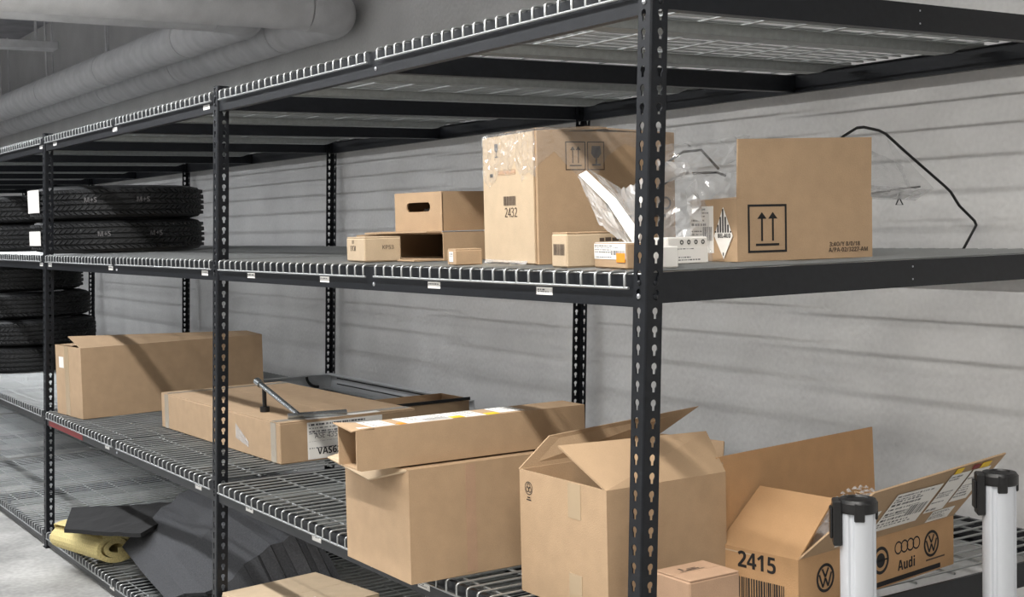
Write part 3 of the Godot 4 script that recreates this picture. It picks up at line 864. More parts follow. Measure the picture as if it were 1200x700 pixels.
func build_lower_shelf() -> void:
	var K = mats.kraft
	# long carton lying front to back
	var w := 0.337; var d := 0.985; var h := 0.347
	var t := carton("long upright carton lying front to back beside a post, one lid flap lifted", Vector3(-4.421, H_LOW, -0.036), 6.0, w, d, h, mats.kraft, true)
	flap(t, [Vector3(-0.001, h, -0.001), Vector3(-0.001, h, -d), Vector3(-0.17, h + 0.012, -d), Vector3(-0.165, h + 0.05, -0.004)], mats.kraft)
	flap(t, [Vector3(-w, h, -d), Vector3(-w, h, -0.03), Vector3(-0.175, h + 0.002, -0.03), Vector3(-0.175, h + 0.008, -d)], K)
	sheet(t, "tape", Vector3(-0.215, 0.004, 0), Vector3(0.055, 0, 0), Vector3(0, h - 0.006, 0), mats.tape, "brown packing tape")
	sheet(t, "paper_label", Vector3(-0.29, 0.235, 0), Vector3(0.06, 0, 0), Vector3(0, 0.055, 0), mats.paper, "small white label")
	# flat carton with the service tool label
	w = 1.306; d = 0.60; h = 0.157
	t = carton("large flat carton with white address label behind the second post", Vector3(-2.61, H_LOW, -0.29), 1.3, w, d, h, K)
	closed_top(t, w, d, h, K, false)
	for x in [-1.262, -0.085]:
		sheet(t, "tape", Vector3(x, 0.002, 0), Vector3(0.05, 0, 0), Vector3(0, h - 0.002, 0), mats.tape_grey, "shiny packing tape")
		sheet(t, "tape", Vector3(x, h + 0.0036, -0.002), Vector3(0.05, 0, 0), Vector3(0, 0, -d + 0.004), mats.tape_grey)
	sheet(t, "paper_label", Vector3(0, 0.006, -0.115), Vector3(0, 0, -0.33), Vector3(0, 0.145, 0), label_mat(61, 192, 84, "mixed"), "white address label")
	sheet(t, "paper_label", Vector3(-0.012, h + 0.0037, -0.125), Vector3(0, 0, -0.32), Vector3(-0.035, 0, 0), mats.paper)
	sheet(t, "label_foot", Vector3(0.0012, 0.010, -0.12), Vector3(0, 0, -0.32), Vector3(0, 0.036, 0), mats.paper)
	lettering(t, "VAS621 001", Vector3(0.0016, 0.014, -0.155), EZ, EY, 0.026, mats.ink)
	sheet(t, "label_foot", Vector3(0.0012, 0.076, -0.12), Vector3(0, 0, -0.32), Vector3(0, 0.026, 0), mats.paper)
	lettering(t, "ASE 435 01", Vector3(0.0016, 0.080, -0.145), EZ, EY, 0.020, mats.ink_grey, false)
	var b := MB.new()
	crumple(b, Vector3(-0.43, 0.055, 0.002), Vector3(-0.30, 0.03, 0.002), Vector3(-0.30, 0.055, 0.002), Vector3(-0.43, 0.115, 0.002), 7, 3, Vector3.ZERO, 0.002, 62)
	part("torn_tape", b.mesh(), mats.film_milky, t, Vector3.ZERO, "shiny torn tape")
	printed(t, "crease", Vector3(-0.62, 0.002, 0), EX, EY, [rect(0, 0, 0.004, h - 0.004)], mats.kraft_pink)
	# T handled steel tool on the flat carton
	t = thing("steel_puller", "chrome T-handled tool lying on the large flat carton", "tool", Vector3(-2.78, H_LOW + h + 0.005, -0.47))
	var o := t.position
	var top := o.y
	var c0 := on_y(337, 488, top + 0.012) - o; var c1 := on_y(406, 483, top + 0.012) - o
	b = MB.new(); b.tube([c0, c1], 0.011, 12)
	part("cross_bar", b.mesh(), mats.steel, t)
	var j := on_y(349, 486, top + 0.014) - o
	var e := on_x(300, 446, -3.02) - o
	b = MB.new(); b.tube([j, j.lerp(e, 0.45), e], 0.011, 12)
	part("shaft", b.mesh(), mats.steel, t)
	b = MB.new(); b.tube([e + (j - e) * 0.02, e + (j - e) * 0.12], 0.016, 12)
	part("collar", b.mesh(), mats.steel, t)
	var kp := j.lerp(e, 0.80)
	b = MB.new(); b.tube([Vector3(kp.x, 0.0, kp.z), kp], 0.009, 10); b.tube([Vector3(kp.x, 0.0, kp.z), Vector3(kp.x, 0.02, kp.z)], 0.02, 10)
	part("support_foot", b.mesh(), mats.plastic_black, t, Vector3.ZERO, "black support foot")
	# galvanised frame against the wall
	t = thing("metal_frame", "galvanised sheet metal frame lying behind the large flat carton by the wall", "metal frame", Vector3(-4.72, H_LOW, -1.50))
	b = MB.new()
	b.box(Vector3(0, 0, -0.004), Vector3(1.55, 0.085, 0.0)); b.box(Vector3(0, 0.081, 0), Vector3(1.55, 0.085, 0.035)); b.box(Vector3(0, 0, 0), Vector3(1.55, 0.004, 0.05))
	part("rear_rail", b.mesh(), mats.galv_pale, t)
	b = MB.new()
	b.box(Vector3(0, 0, 0), Vector3(0.004, 0.085, 0.43)); b.box(Vector3(0.004, 0.081, 0.035), Vector3(0.04, 0.085, 0.43))
	part("side_rail", b.mesh(), mats.galv_pale, t)
	b = MB.new(); b.box(Vector3(0.0, 0.0, 0.43), Vector3(1.55, 0.05, 0.435))
	part("front_rail", b.mesh(), mats.galv_pale, t)
	for y in [0.028, 0.060]: part("slot", boxed(Vector3(0.08, y, 0.0), Vector3(1.5, y + 0.006, 0.0012)), mats.plastic_black, t)
	b = MB.new()
	var arc := []
	for k in 7: arc.append(Vector3(0.03, 0.078 - 0.06 * sin(PI * 0.5 * k / 6.0), 0.16 - 0.07 * (1.0 - cos(PI * 0.5 * k / 6.0))))
	b.tube(arc, 0.008, 8)
	part("hook", b.mesh(), mats.plastic_black, t)
	# shallow carton tray beside it
	t = carton("shallow open carton with a dark rim behind the large flat carton", Vector3(-2.88, H_LOW, -0.90), 0.0, 0.24, 0.40, 0.14, K, true)
	part("rim", boxed(Vector3(-0.001, 0.132, -0.405), Vector3(0.004, 0.146, 0.003), 0.001), mats.plastic_black, t)
	# open carton overhanging the front edge
	w = 0.371; d = 0.47; h = 0.292
	t = carton("plain open carton jutting out over the shelf edge, carrying a long narrow box", Vector3(-0.793, H_LOW, 0.137), -0.6, w, d, h, K, true)
	flap(t, [Vector3(0, h, -0.002), Vector3(-w, h, -0.002), Vector3(-w + 0.005, h - 0.010, 0.055), Vector3(-0.15, h - 0.040, 0.040)], mats.kraft_pale)
	flap(t, [Vector3(-0.001, h, 0), Vector3(-0.001, h, -d), Vector3(-0.18, h + 0.004, -d), Vector3(-0.18, h + 0.004, 0)], K)
	flap(t, [Vector3(-w, h, -d), Vector3(-w, h, 0), Vector3(-w + 0.18, h + 0.002, 0), Vector3(-w + 0.18, h + 0.002, -d)], K)
	sheet(t, "tape", Vector3(0, 0.006, -0.165), Vector3(0, 0, -0.03), Vector3(0, h - 0.01, 0), mats.kraft_pink)
	# long narrow box on top
	w = 0.108; d = 0.69; h = 0.106
	t = thing("cardboard_box", "long narrow open-ended carton with white and yellow labels on top", "box", Vector3(-0.823, H_LOW + 0.298, 0.264), -0.9)
	b = MB.new()
	var k := 0.004
	b.box(Vector3(-w, 0, -d), Vector3(0, k, -0.01)); b.box(Vector3(-w, h - k, -d), Vector3(0, h, -0.05))
	b.box(Vector3(-k, k, -d), Vector3(0, h - k, 0.0)); b.box(Vector3(-w, k, -d), Vector3(-w + k, h - k, 0.0))
	b.box(Vector3(-w + k, k, -d), Vector3(-k, h - k, -d + k))
	part("body", b.mesh(), K, t)
	flap(t, [Vector3(-w, h - 0.002, -0.05), Vector3(0, h - 0.002, -0.05), Vector3(-0.001, h - 0.006, 0.012), Vector3(-w - 0.003, h + 0.004, 0.012)], K, "flap", 0.003)
	sheet(t, "paper_label", Vector3(-w + 0.006, h + 0.0001, -0.012), Vector3(0.095, 0.0, 0), Vector3(0, 0.0005, -0.10), label_mat(71, 64, 70), "white label")
	sheet(t, "paper_label", Vector3(-w + 0.006, h + 0.0001, -0.15), Vector3(0.095, 0, 0), Vector3(0, 0, -0.23), label_mat(72, 80, 190, "mixed"), "white printed label")
	sheet(t, "paper_label", Vector3(-w + 0.006, h + 0.0001, -0.43), Vector3(0.085, 0, 0), Vector3(0, 0, -0.075), label_mat(73, 64, 56), "white label")
	sheet(t, "sticker", Vector3(-0.034, h + 0.0012, -0.28), Vector3(0.03, 0, 0), Vector3(0, 0, -0.035), mats.yellow_paper, "yellow sticker")
	sheet(t, "sticker", Vector3(-0.034, h + 0.0002, -0.385), Vector3(0.03, 0, 0), Vector3(0, 0, -0.035), mats.yellow_paper, "yellow sticker")
	sheet(t, "sticker", Vector3(-0.030, h + 0.0002, -0.125), Vector3(0.025, 0, 0), Vector3(0, 0, -0.018), mats.orange, "orange sticker")
	# big open carton at the end post
	w = 0.351; d = 0.357; h = 0.302
	t = carton("big square open carton with a recycling mark, standing at the end post", Vector3(-0.233, H_LOW, -0.061), 0.3, w, d, h, K, true)
	flap(t, [Vector3(-w, h, -d), Vector3(-w, h, 0), Vector3(-w - 0.010, h + 0.070, -0.10), Vector3(-w + 0.03, h + 0.105, -d - 0.20)], K, "flap", -0.0045)
	flap(t, [Vector3(0, h, 0), Vector3(0, h, -d), Vector3(-0.09, h + 0.085, -d - 0.02), Vector3(-0.155, h + 0.085, 0.02)], K)
	flap(t, [Vector3(-0.01, h, -d), Vector3(-w, h, -d), Vector3(-w + 0.02, h + 0.04, -d - 0.08), Vector3(-0.09, h + 0.05, -d - 0.08)], K)
	flap(t, [Vector3(-w + 0.006, h - 0.002, -0.006), Vector3(-0.006, h - 0.002, -0.006), Vector3(-0.006, h - 0.055, -0.15), Vector3(-w + 0.006, h - 0.055, -0.15)], K)
	sheet(t, "tape", Vector3(-0.148, h - 0.085, 0), Vector3(0.05, 0, 0), Vector3(0, 0.083, 0), mats.tape, "brown packing tape")
	sheet(t, "tape", Vector3(-0.148, 0.002, 0), Vector3(0.05, 0, 0), Vector3(0, 0.085, 0), mats.tape, "brown packing tape")
	var rc := []
	for s in 3:
		var a := TAU * s / 3 + PI / 2
		var cc := Vector2(0.0, 0.0) + Vector2(cos(a), sin(a)) * 0.006
		rc.append_array(ring2(cc, 0.005, 0.007, 12))
	rc.append_array(ring2(Vector2.ZERO, 0.0145, 0.0165, 20))
	printed(t, "print", Vector3(-0.311, h - 0.042, 0), EX, EY, rc, mats.ink)
	printed(t, "print", Vector3(-0.311, h - 0.072, 0), EX, EY, [rect(-0.010, 0, 0.010, 0.003), rect(-0.006, 0.006, 0.006, 0.009)], mats.ink)
	# small carton in front
	t = carton("small square carton with creased lid in front of the carton printed 2415", Vector3(-0.012, H_LOW, -0.112), 0.0, 0.120, 0.143, 0.132, mats.kraft_pink)
	closed_top(t, 0.120, 0.143, 0.132, mats.kraft_pink)
	printed(t, "print", Vector3(-0.062, 0.1356, -0.03), EZ, -EX, [rect(0, 0.004, 0.07, 0.0065), rect(0.012, 0.012, 0.018, 0.03), rect(0.024, 0.010, 0.06, 0.014), rect(0.03, 0.018, 0.055, 0.021)], mats.ink_soft)
	# carton printed 2415
	w = 0.235; d = 0.643; h = 0.127
	var W = mats.kraft_warm
	t = carton("wide open carton printed 2415 and Audi with its flaps standing up", Vector3(-0.022, H_LOW, -0.441), 7.4, w, d, h, W, true)
	flap(t, [Vector3(-w, h, -0.005), Vector3(-w, h, -d), Vector3(-w - 0.008, h + 0.205, -d), Vector3(-w - 0.008, h + 0.205, -0.005)], W)
	flap(t, [Vector3(-w, h, 0), Vector3(0, h, 0), Vector3(-0.010, h + 0.118, -0.150), Vector3(-w + 0.005, h + 0.118, -0.150)], W)
	flap(t, [Vector3(0, h, -0.004), Vector3(0, h, -d), Vector3(0.13, h + 0.172, -d - 0.03), Vector3(0.115, h + 0.150, -0.13)], mats.kraft, "side_flap")
	flap(t, [Vector3(-0.005, h, -d), Vector3(-w + 0.005, h, -d), Vector3(-w + 0.025, h + 0.055, -d + 0.13), Vector3(-0.03, h + 0.040, -d + 0.13)], mats.kraft)
	lettering(t, "2415", Vector3(-0.178, h - 0.058, 0), EX, EY, 0.038, mats.ink)
	printed(t, "print", Vector3(-0.175, h - 0.118, 0), EX, EY, bars(0, 0, 0.135, 0.050, 33), mats.ink)
	printed(t, "crease", Vector3(-w + 0.02, h - 0.004, 0), EX, EY, [rect(0, -0.008, 0.08, -0.005)], mats.kraft_pale)
	# emblems on the side
	var emb := Vector3(0, 0.068, 0)
	printed(t, "emblem", emb + EZ * 0.10, EZ, EY, ring2(Vector2.ZERO, 0.027, 0.034) + vw_strokes(0.026), mats.ink)
	printed(t, "emblem", emb + EZ * 0.32, EZ, EY, ring2(Vector2.ZERO, 0.026, 0.034) + [disc2(Vector2.ZERO, 0.018), line(Vector2(-0.03, 0), Vector2(0.03, 0), 0.004)], mats.ink)
	var rings := []
	for q in 4: rings.append_array(ring2(Vector2(q * 0.026, 0), 0.0125, 0.0165, 22))
	printed(t, "emblem", emb + EZ * 0.395 + EY * 0.018, EZ, EY, rings, mats.ink)
	lettering(t, "Audi", Vector3(0, 0.020, -0.392), EZ, EY, 0.025, mats.ink)
	printed(t, "emblem", emb + EZ * 0.54 + EY * 0.004, EZ, EY, ring2(Vector2.ZERO, 0.027, 0.034) + vw_strokes(0.026), mats.ink)
	printed(t, "print", Vector3(0, 0.030, -0.515), EZ, EY, [rect(0, 0, 0.085, 0.004)], mats.ink_soft)
	printed(t, "print", Vector3(0, 0.004, -0.22), EZ, EY, [rect(0, 0, 0.36, 0.012)], mats.ink)
	# labels on the raised side flap
	var fo := Vector3(0, h, -0.004); var fu := Vector3(0.13, 0.168, 0.0).normalized()
	var fn := EZ.cross(fu).normalized()
	var fv := fn.cross(EZ).normalized()
	for q in [[0.245, 0.03, 0.19, 0.13, 81, "mixed"], [0.45, 0.05, 0.085, 0.135, 82, "text"], [0.545, 0.07, 0.08, 0.115, 83, "text"], [0.50, 0.006, 0.10, 0.040, 84, "text"], [0.12, 0.012, 0.10, 0.10, 85, "text"]]:
		sheet(t, "paper_label", fo + EZ * q[0] + fv * q[1] + fn * 0.0006, EZ * q[2], fv * q[3], label_mat(q[4], 110, 72, q[5]), "white shipping label")
	sheet(t, "sticker", fo + EZ * 0.455 + fv * 0.186 + fn * 0.0007, EZ * 0.03, fv * 0.018, mats.yellow_paper, "yellow sticker")
	sheet(t, "sticker", fo + EZ * 0.53 + fv * 0.190 + fn * 0.0007, EZ * 0.03, fv * 0.014, mats.red, "red sticker")
	sheet(t, "sticker", fo + EZ * 0.57 + fv * 0.187 + fn * 0.0007, EZ * 0.04, fv * 0.018, mats.yellow_paper, "yellow sticker")
	# bubble wrap inside
	t = thing("bubble_wrap", "clear bubble wrap bulging out of the carton printed 2415", "bubble wrap", Vector3(-0.022, H_LOW + 0.008, -0.441), 7.4)
	b = MB.new()
	crumple(b, Vector3(-0.215, 0.07, -0.20), Vector3(-0.02, 0.07, -0.20), Vector3(-0.02, 0.08, -0.60), Vector3(-0.215, 0.08, -0.60), 12, 20, Vector3(0, 0.062, 0), 0.012, 91)
	part("sheet", b.mesh(), mats.film_milky, t)
	b = MB.new()
	for i in 9:
		for q in 16:
			var u := (i + 0.5) / 9.0; var v := (q + 0.5) / 16.0
			var c := Vector3(-0.21 + 0.18 * u, 0.085 + 0.126 * sin(PI * u) * sin(PI * v), -0.21 - 0.38 * v)
			for s in 6:
				var a := TAU * s / 6; var a2 := TAU * (s + 1) / 6
				b.tri(c + Vector3(cos(a) * 0.007, 0, sin(a) * 0.007), c + Vector3(0, 0.006, 0), c + Vector3(cos(a2) * 0.007, 0, sin(a2) * 0.007))
	var bb := part("bubbles", b.mesh(), mats.film_milky, t)
	bb.set_meta("kind", "stuff")

func vw_strokes(r: float) -> Array:
	var w := r * 0.22
	return [line(Vector2(-0.45, 0.85) * r, Vector2(0, 0.08) * r, w), line(Vector2(0.45, 0.85) * r, Vector2(0, 0.08) * r, w),
		line(Vector2(-0.88, 0.4) * r, Vector2(-0.38, -0.8) * r, w), line(Vector2(-0.38, -0.8) * r, Vector2(0, -0.02) * r, w),
		line(Vector2(0, -0.02) * r, Vector2(0.38, -0.8) * r, w), line(Vector2(0.38, -0.8) * r, Vector2(0.88, 0.4) * r, w)]

# ---------------------------------------------------------------- tyres
func build_tyres() -> void:
	var R := 0.46; var W := 0.172
	var b := MB.new()
	var prof := [Vector2(0.60, 0.10), Vector2(0.62, 0.02), Vector2(0.72, -0.005), Vector2(0.84, -0.005), Vector2(0.93, 0.05), Vector2(0.972, 0.16)]
	var g := [0.22, 0.27, 0.40, 0.45, 0.55, 0.60, 0.73, 0.78]
	for k in 4:
		prof.append(Vector2(0.988, g[k * 2])); prof.append(Vector2(0.968, g[k * 2] + 0.004)); prof.append(Vector2(0.968, g[k * 2 + 1] - 0.004)); prof.append(Vector2(0.988, g[k * 2 + 1]))
	prof.append_array([Vector2(0.972, 0.84), Vector2(0.93, 0.95), Vector2(0.84, 1.005), Vector2(0.72, 1.005), Vector2(0.62, 0.98), Vector2(0.60, 0.90)])
	var pr := []
	for p in prof: pr.append(Vector2(p.x * R, p.y * W))
	b.lathe(pr, 72, true)
	var body := b.mesh()
	b = MB.new()
	var ribs := [[0.12, 0.215], [0.275, 0.395], [0.455, 0.545], [0.605, 0.725], [0.785, 0.88]]
	var N := 84
	for i in N:
		for q in ribs.size():
			var sk := 0.35 if q % 2 == 0 else -0.35
			var a0 := TAU * (i + 0.1) / N; var a1 := TAU * (i + 0.82) / N
			var da := TAU / N * sk
			var y0: float = ribs[q][0] * W; var y1: float = ribs[q][1] * W
			var rr := R * (1.0 if q in [1, 2, 3] else 0.992)
			var c := [[a0 - da, y0], [a1 - da, y0], [a1 + da, y1], [a0 + da, y1]]
			var oo := []; var ii := []
			for e in c:
				oo.append(Vector3(cos(e[0]) * rr, e[1], sin(e[0]) * rr)); ii.append(Vector3(cos(e[0]) * (rr - 0.012), e[1], sin(e[0]) * (rr - 0.012)))
			var outv := Vector3(cos((a0 + a1) / 2), 0, sin((a0 + a1) / 2))
			b.face([oo[0], oo[1], oo[2], oo[3]], outv)
			b.face([oo[0], oo[3], ii[3], ii[0]], Vector3(sin(a0), 0, -cos(a0)))
			b.face([oo[1], oo[2], ii[2], ii[1]], Vector3(-sin(a1), 0, cos(a1)))
			b.face([oo[0], oo[1], ii[1], ii[0]], Vector3.DOWN); b.face([oo[3], oo[2], ii[2], ii[3]], Vector3.UP)
	var tread := b.mesh()
	# [x, y, z, scale, label, tread stickers]
	var list := [
		[-5.225, H_MID, -0.485, 1.0, "bottom tyre of the pair lying on the middle shelf behind the third post", true],
		[-5.205, H_MID + 0.176, -0.48, 1.0, "upper tyre of the pair lying on the middle shelf behind the third post", true],
		[-7.0, H_MID, -0.49, 1.0, "bottom tyre on the middle shelf deeper in the tyre bay", false],
		[-6.98, H_MID + 0.176, -0.49, 1.0, "upper tyre on the middle shelf deeper in the tyre bay", false],
		[-7.28, H_LOW, -0.47, 0.90, "lowest tyre of the stack on the lower shelf in the tyre bay", false],
		[-7.26, H_LOW + 0.175, -0.48, 0.90, "second tyre of the stack on the lower shelf in the tyre bay", false],
		[-7.32, H_LOW + 0.350, -0.47, 0.90, "third tyre of the stack on the lower shelf in the tyre bay", false],
		[-7.42, H_LOW + 0.525, -0.46, 0.88, "topmost tyre of the stack on the lower shelf in the tyre bay", false],
	]
	for i in list.size():
		var e: Array = list[i]
		var t := thing("tyre", e[4], "tyre", Vector3(e[0], e[1] + 0.0015, e[2]), i * 37.0, "black tyres on the rack")
		part("casing", body, mats.rubber, t)
		part("tread_blocks", tread, mats.rubber, t).set_meta("kind", "stuff")
		if e[3] != 1.0: t.scale = Vector3(e[3], 0.98, e[3])
		if e[5]:
			# paper labels wrapped over the tread; world directions
			var s := MB.new()
			var seg := 10
			var a0 := deg_to_rad(75.0); var a1 := deg_to_rad(128.0)
			var lo := W * (0.24 if i == 0 else 0.22); var hi := W * (0.68 if i == 0 else 0.92)
			for k in seg:
				var p := []
				for a in [a0 + (a1 - a0) * k / seg, a0 + (a1 - a0) * (k + 1) / seg]:
					p.append(Vector3(cos(a), 0, sin(a)) * (R + 0.0035))
				s.slab(p[0] + Vector3.UP * lo, p[0] + Vector3.UP * hi, p[1] + Vector3.UP * hi, p[1] + Vector3.UP * lo, -0.001)
			var lab := part("paper_label", s.mesh(), mats.paper, t, Vector3.ZERO, "white paper label across the tread")
			lab.rotation.y = -t.rotation.y
			for k in 2:
				var ang := deg_to_rad((38.0 if k == 0 else 5.0) - (8.0 if i == 0 else 0.0))
				var dirv := Vector3(cos(ang), 0, sin(ang))
				var tx := lettering(t, "M+S", Vector3.ZERO, Vector3.RIGHT, Vector3.UP, 0.026, mats.ink_grey)
				var zz := dirv
				var xx := Vector3.UP.cross(zz)
				tx.transform = Transform3D(Basis(Vector3.UP, -t.rotation.y) * Basis(xx, Vector3.UP, zz), Basis(Vector3.UP, -t.rotation.y) * (dirv * (R + 0.002) + Vector3.UP * W * 0.44))

# ---------------------------------------------------------------- bottom shelf
func build_bottom_shelf() -> void:
	# rolled yellow fibre blanket
	var t := thing("fibre_roll", "rolled pale yellow fibre blanket on the bottom shelf under the black mat", "roll", Vector3(-3.96, H_BOT, -0.045), 14.0)
	var b := MB.new()
	var pts := []
	var turns := 2.6
	for k in 60:
		var f := k / 59.0
		var a := -f * TAU * turns + 2.2
		var r := 0.016 + 0.060 * (1.0 - f)
		pts.append(Vector2(cos(a) * r * 1.7, sin(a) * r + 0.082))
	pts[0].y = maxf(pts[0].y, 0.01)
	var th := 0.0115
	for k in pts.size() - 1:
		var p: Vector2 = pts[k]; var q: Vector2 = pts[k + 1]
		var nrm := (q - p).orthogonal().normalized() * th
		var p0 := p + nrm; var p1 := p - nrm
		var n2 := nrm
		if k < pts.size() - 2:
			n2 = (pts[k + 2] - q).orthogonal().normalized() * th
		var q0 := q + n2; var q1 := q - n2
		var x0 := 0.0; var x1 := -0.46
		var s := 0.86
		var mk := func(v: Vector2, x: float) -> Vector3: return Vector3(x, v.y if x == 0.0 else (v.y - 0.06) * s + 0.055, -v.x * (1.0 if x == 0.0 else s))
		b.quad(mk.call(p0, x0), mk.call(q0, x0), mk.call(q0, x1), mk.call(p0, x1))
		b.quad(mk.call(p1, x1), mk.call(q1, x1), mk.call(q1, x0), mk.call(p1, x0))
		b.face([mk.call(p0, x0), mk.call(q0, x0), mk.call(q1, x0), mk.call(p1, x0)], EX)
		b.face([mk.call(p0, x1), mk.call(q0, x1), mk.call(q1, x1), mk.call(p1, x1)], -EX)
	part("blanket", b.mesh(), mats.fibre, t)
	# black mat lying over it
	t = thing("rubber_mat", "flat black mat lying across the yellow fibre roll", "mat", Vector3(-4.2, H_BOT + 0.165, -0.2))
	var o := t.position
	b = MB.new()
	var q := [on_y(75, 620, 0.286), on_y(165, 626, 0.288), on_y(232, 587, 0.31), on_y(84, 595, 0.288)]
	grid_sheet(b, [q[0] - o, q[1] - o, q[2] - o, q[3] - o], 10, 6, 0.018, 0.008, 5)
	part("sheet", b.mesh(), mats.mat_black, t)
	# grey felt, folded and leaning
	t = thing("felt_blanket", "thick dark grey felt slumped in folds on the bottom shelf behind the second post", "felt", Vector3(-3.4, H_BOT, -0.3))
	o = t.position
	b = MB.new()
	var keys := [
		[on_y(143, 641, 0.175), on_y(170, 675, 0.145), on_y(196, 704, 0.125)],
		[on_y(190, 598, 0.33), on_y(225, 640, 0.30), on_y(262, 690, 0.22)],
		[on_y(222, 574, 0.44), on_y(258, 615, 0.43), on_y(305, 650, 0.38)],
		[on_y(250, 570, 0.46), on_y(300, 600, 0.47), on_y(345, 628, 0.44)],
		[on_y(300, 590, 0.40), on_y(340, 625, 0.40), on_y(385, 650, 0.36)],
	]
	# the sheet falls in folds across its length
	var cols := []
	for i in keys.size() - 1:
		for f in 3:
			var row := []
			for k in 3: row.append(keys[i][k].lerp(keys[i + 1][k], f / 3.0) + Vector3(0.3, 0.9, 0.3) * (0.016 if (f + i) % 2 == 1 else 0.0))
			cols.append(row)
	cols.append(keys[4])
	for i in cols.size() - 1:
		for k in 2:
			grid_sheet(b, [cols[i][k] - o, cols[i][k + 1] - o, cols[i + 1][k + 1] - o, cols[i + 1][k] - o], 3, 5, 0.02, 0.0, 6)
	part("sheet", b.mesh(), mats.felt, t)
	b = MB.new()
	for i in range(3, cols.size() - 1):
		var a0: Vector3 = cols[i][2] - o; var a1: Vector3 = cols[i + 1][2] - o
		var d0 := Vector3(0.10, -minf(a0.y - 0.03, 0.25), -0.08); var d1 := Vector3(0.10, -minf(a1.y - 0.03, 0.25), -0.08)
		grid_sheet(b, [a0, a1, a1 + d1, a0 + d0], 3, 4, 0.02, 0.0, 6)
	part("hanging_fold", b.mesh(), mats.felt, t)
	# carton on the bottom shelf, mostly out of view
	t = carton("low carton on the bottom shelf in front of the grey felt", Vector3(-2.02, H_BOT, -0.03), 8.0, 0.42, 0.40, 0.215, mats.kraft_pale)
	closed_top(t, 0.42, 0.40, 0.215, mats.kraft_pale)
	t = thing("plastic_wrap", "crumpled white plastic wrap on top of the carton on the bottom shelf", "wrap", Vector3(-2.10, H_BOT + 0.222, -0.16))
	b = MB.new()
	crumple(b, Vector3(-0.06, 0, 0.05), Vector3(0.06, 0, 0.05), Vector3(0.06, 0.0, -0.06), Vector3(-0.06, 0, -0.06), 8, 8, Vector3(0, 0.012, 0), 0.012, 77)
	part("wrap", b.mesh(), mats.white, t)

# a soft sheet of thickness t over a quad (counter-clockwise from above)
func grid_sheet(b: MB, q: Array, nu: int, nv: int, t: float, wave: float, sd: int) -> void:
	var nz := FastNoiseLite.new(); nz.seed = sd; nz.frequency = 0.09
	var nrm: Vector3 = (q[1] - q[0]).cross(q[3] - q[0]).normalized()
	if nrm.y < -0.3: nrm = -nrm
	var g := []
	for j in nv + 1:
		var row := []
		for i in nu + 1:
			var u := float(i) / nu; var v := float(j) / nv
			var p: Vector3 = q[0].lerp(q[1], u).lerp(q[3].lerp(q[2], u), v)
			row.append(p + nrm * (wave * nz.get_noise_2d(i * 4.0, j * 4.0)))
		g.append(row)
	for j in nv:
		for i in nu:
			b.face([g[j][i], g[j][i + 1], g[j + 1][i + 1]], nrm); b.face([g[j][i], g[j + 1][i + 1], g[j + 1][i]], nrm)
			b.face([g[j][i] - nrm * t, g[j][i + 1] - nrm * t, g[j + 1][i + 1] - nrm * t], -nrm); b.face([g[j][i] - nrm * t, g[j + 1][i + 1] - nrm * t, g[j + 1][i] - nrm * t], -nrm)
	var rim_pts := []
	for i in nu + 1: rim_pts.append(g[0][i])
	for j in range(1, nv + 1): rim_pts.append(g[j][nu])
	for i in range(nu - 1, -1, -1): rim_pts.append(g[nv][i])
	for j in range(nv - 1, 0, -1): rim_pts.append(g[j][0])
	var ctr: Vector3 = (q[0] + q[1] + q[2] + q[3]) * 0.25
	for k in rim_pts.size():
		var a: Vector3 = rim_pts[k]; var c: Vector3 = rim_pts[(k + 1) % rim_pts.size()]
		b.face([a, c, c - nrm * t, a - nrm * t], (a + c) * 0.5 - ctr)

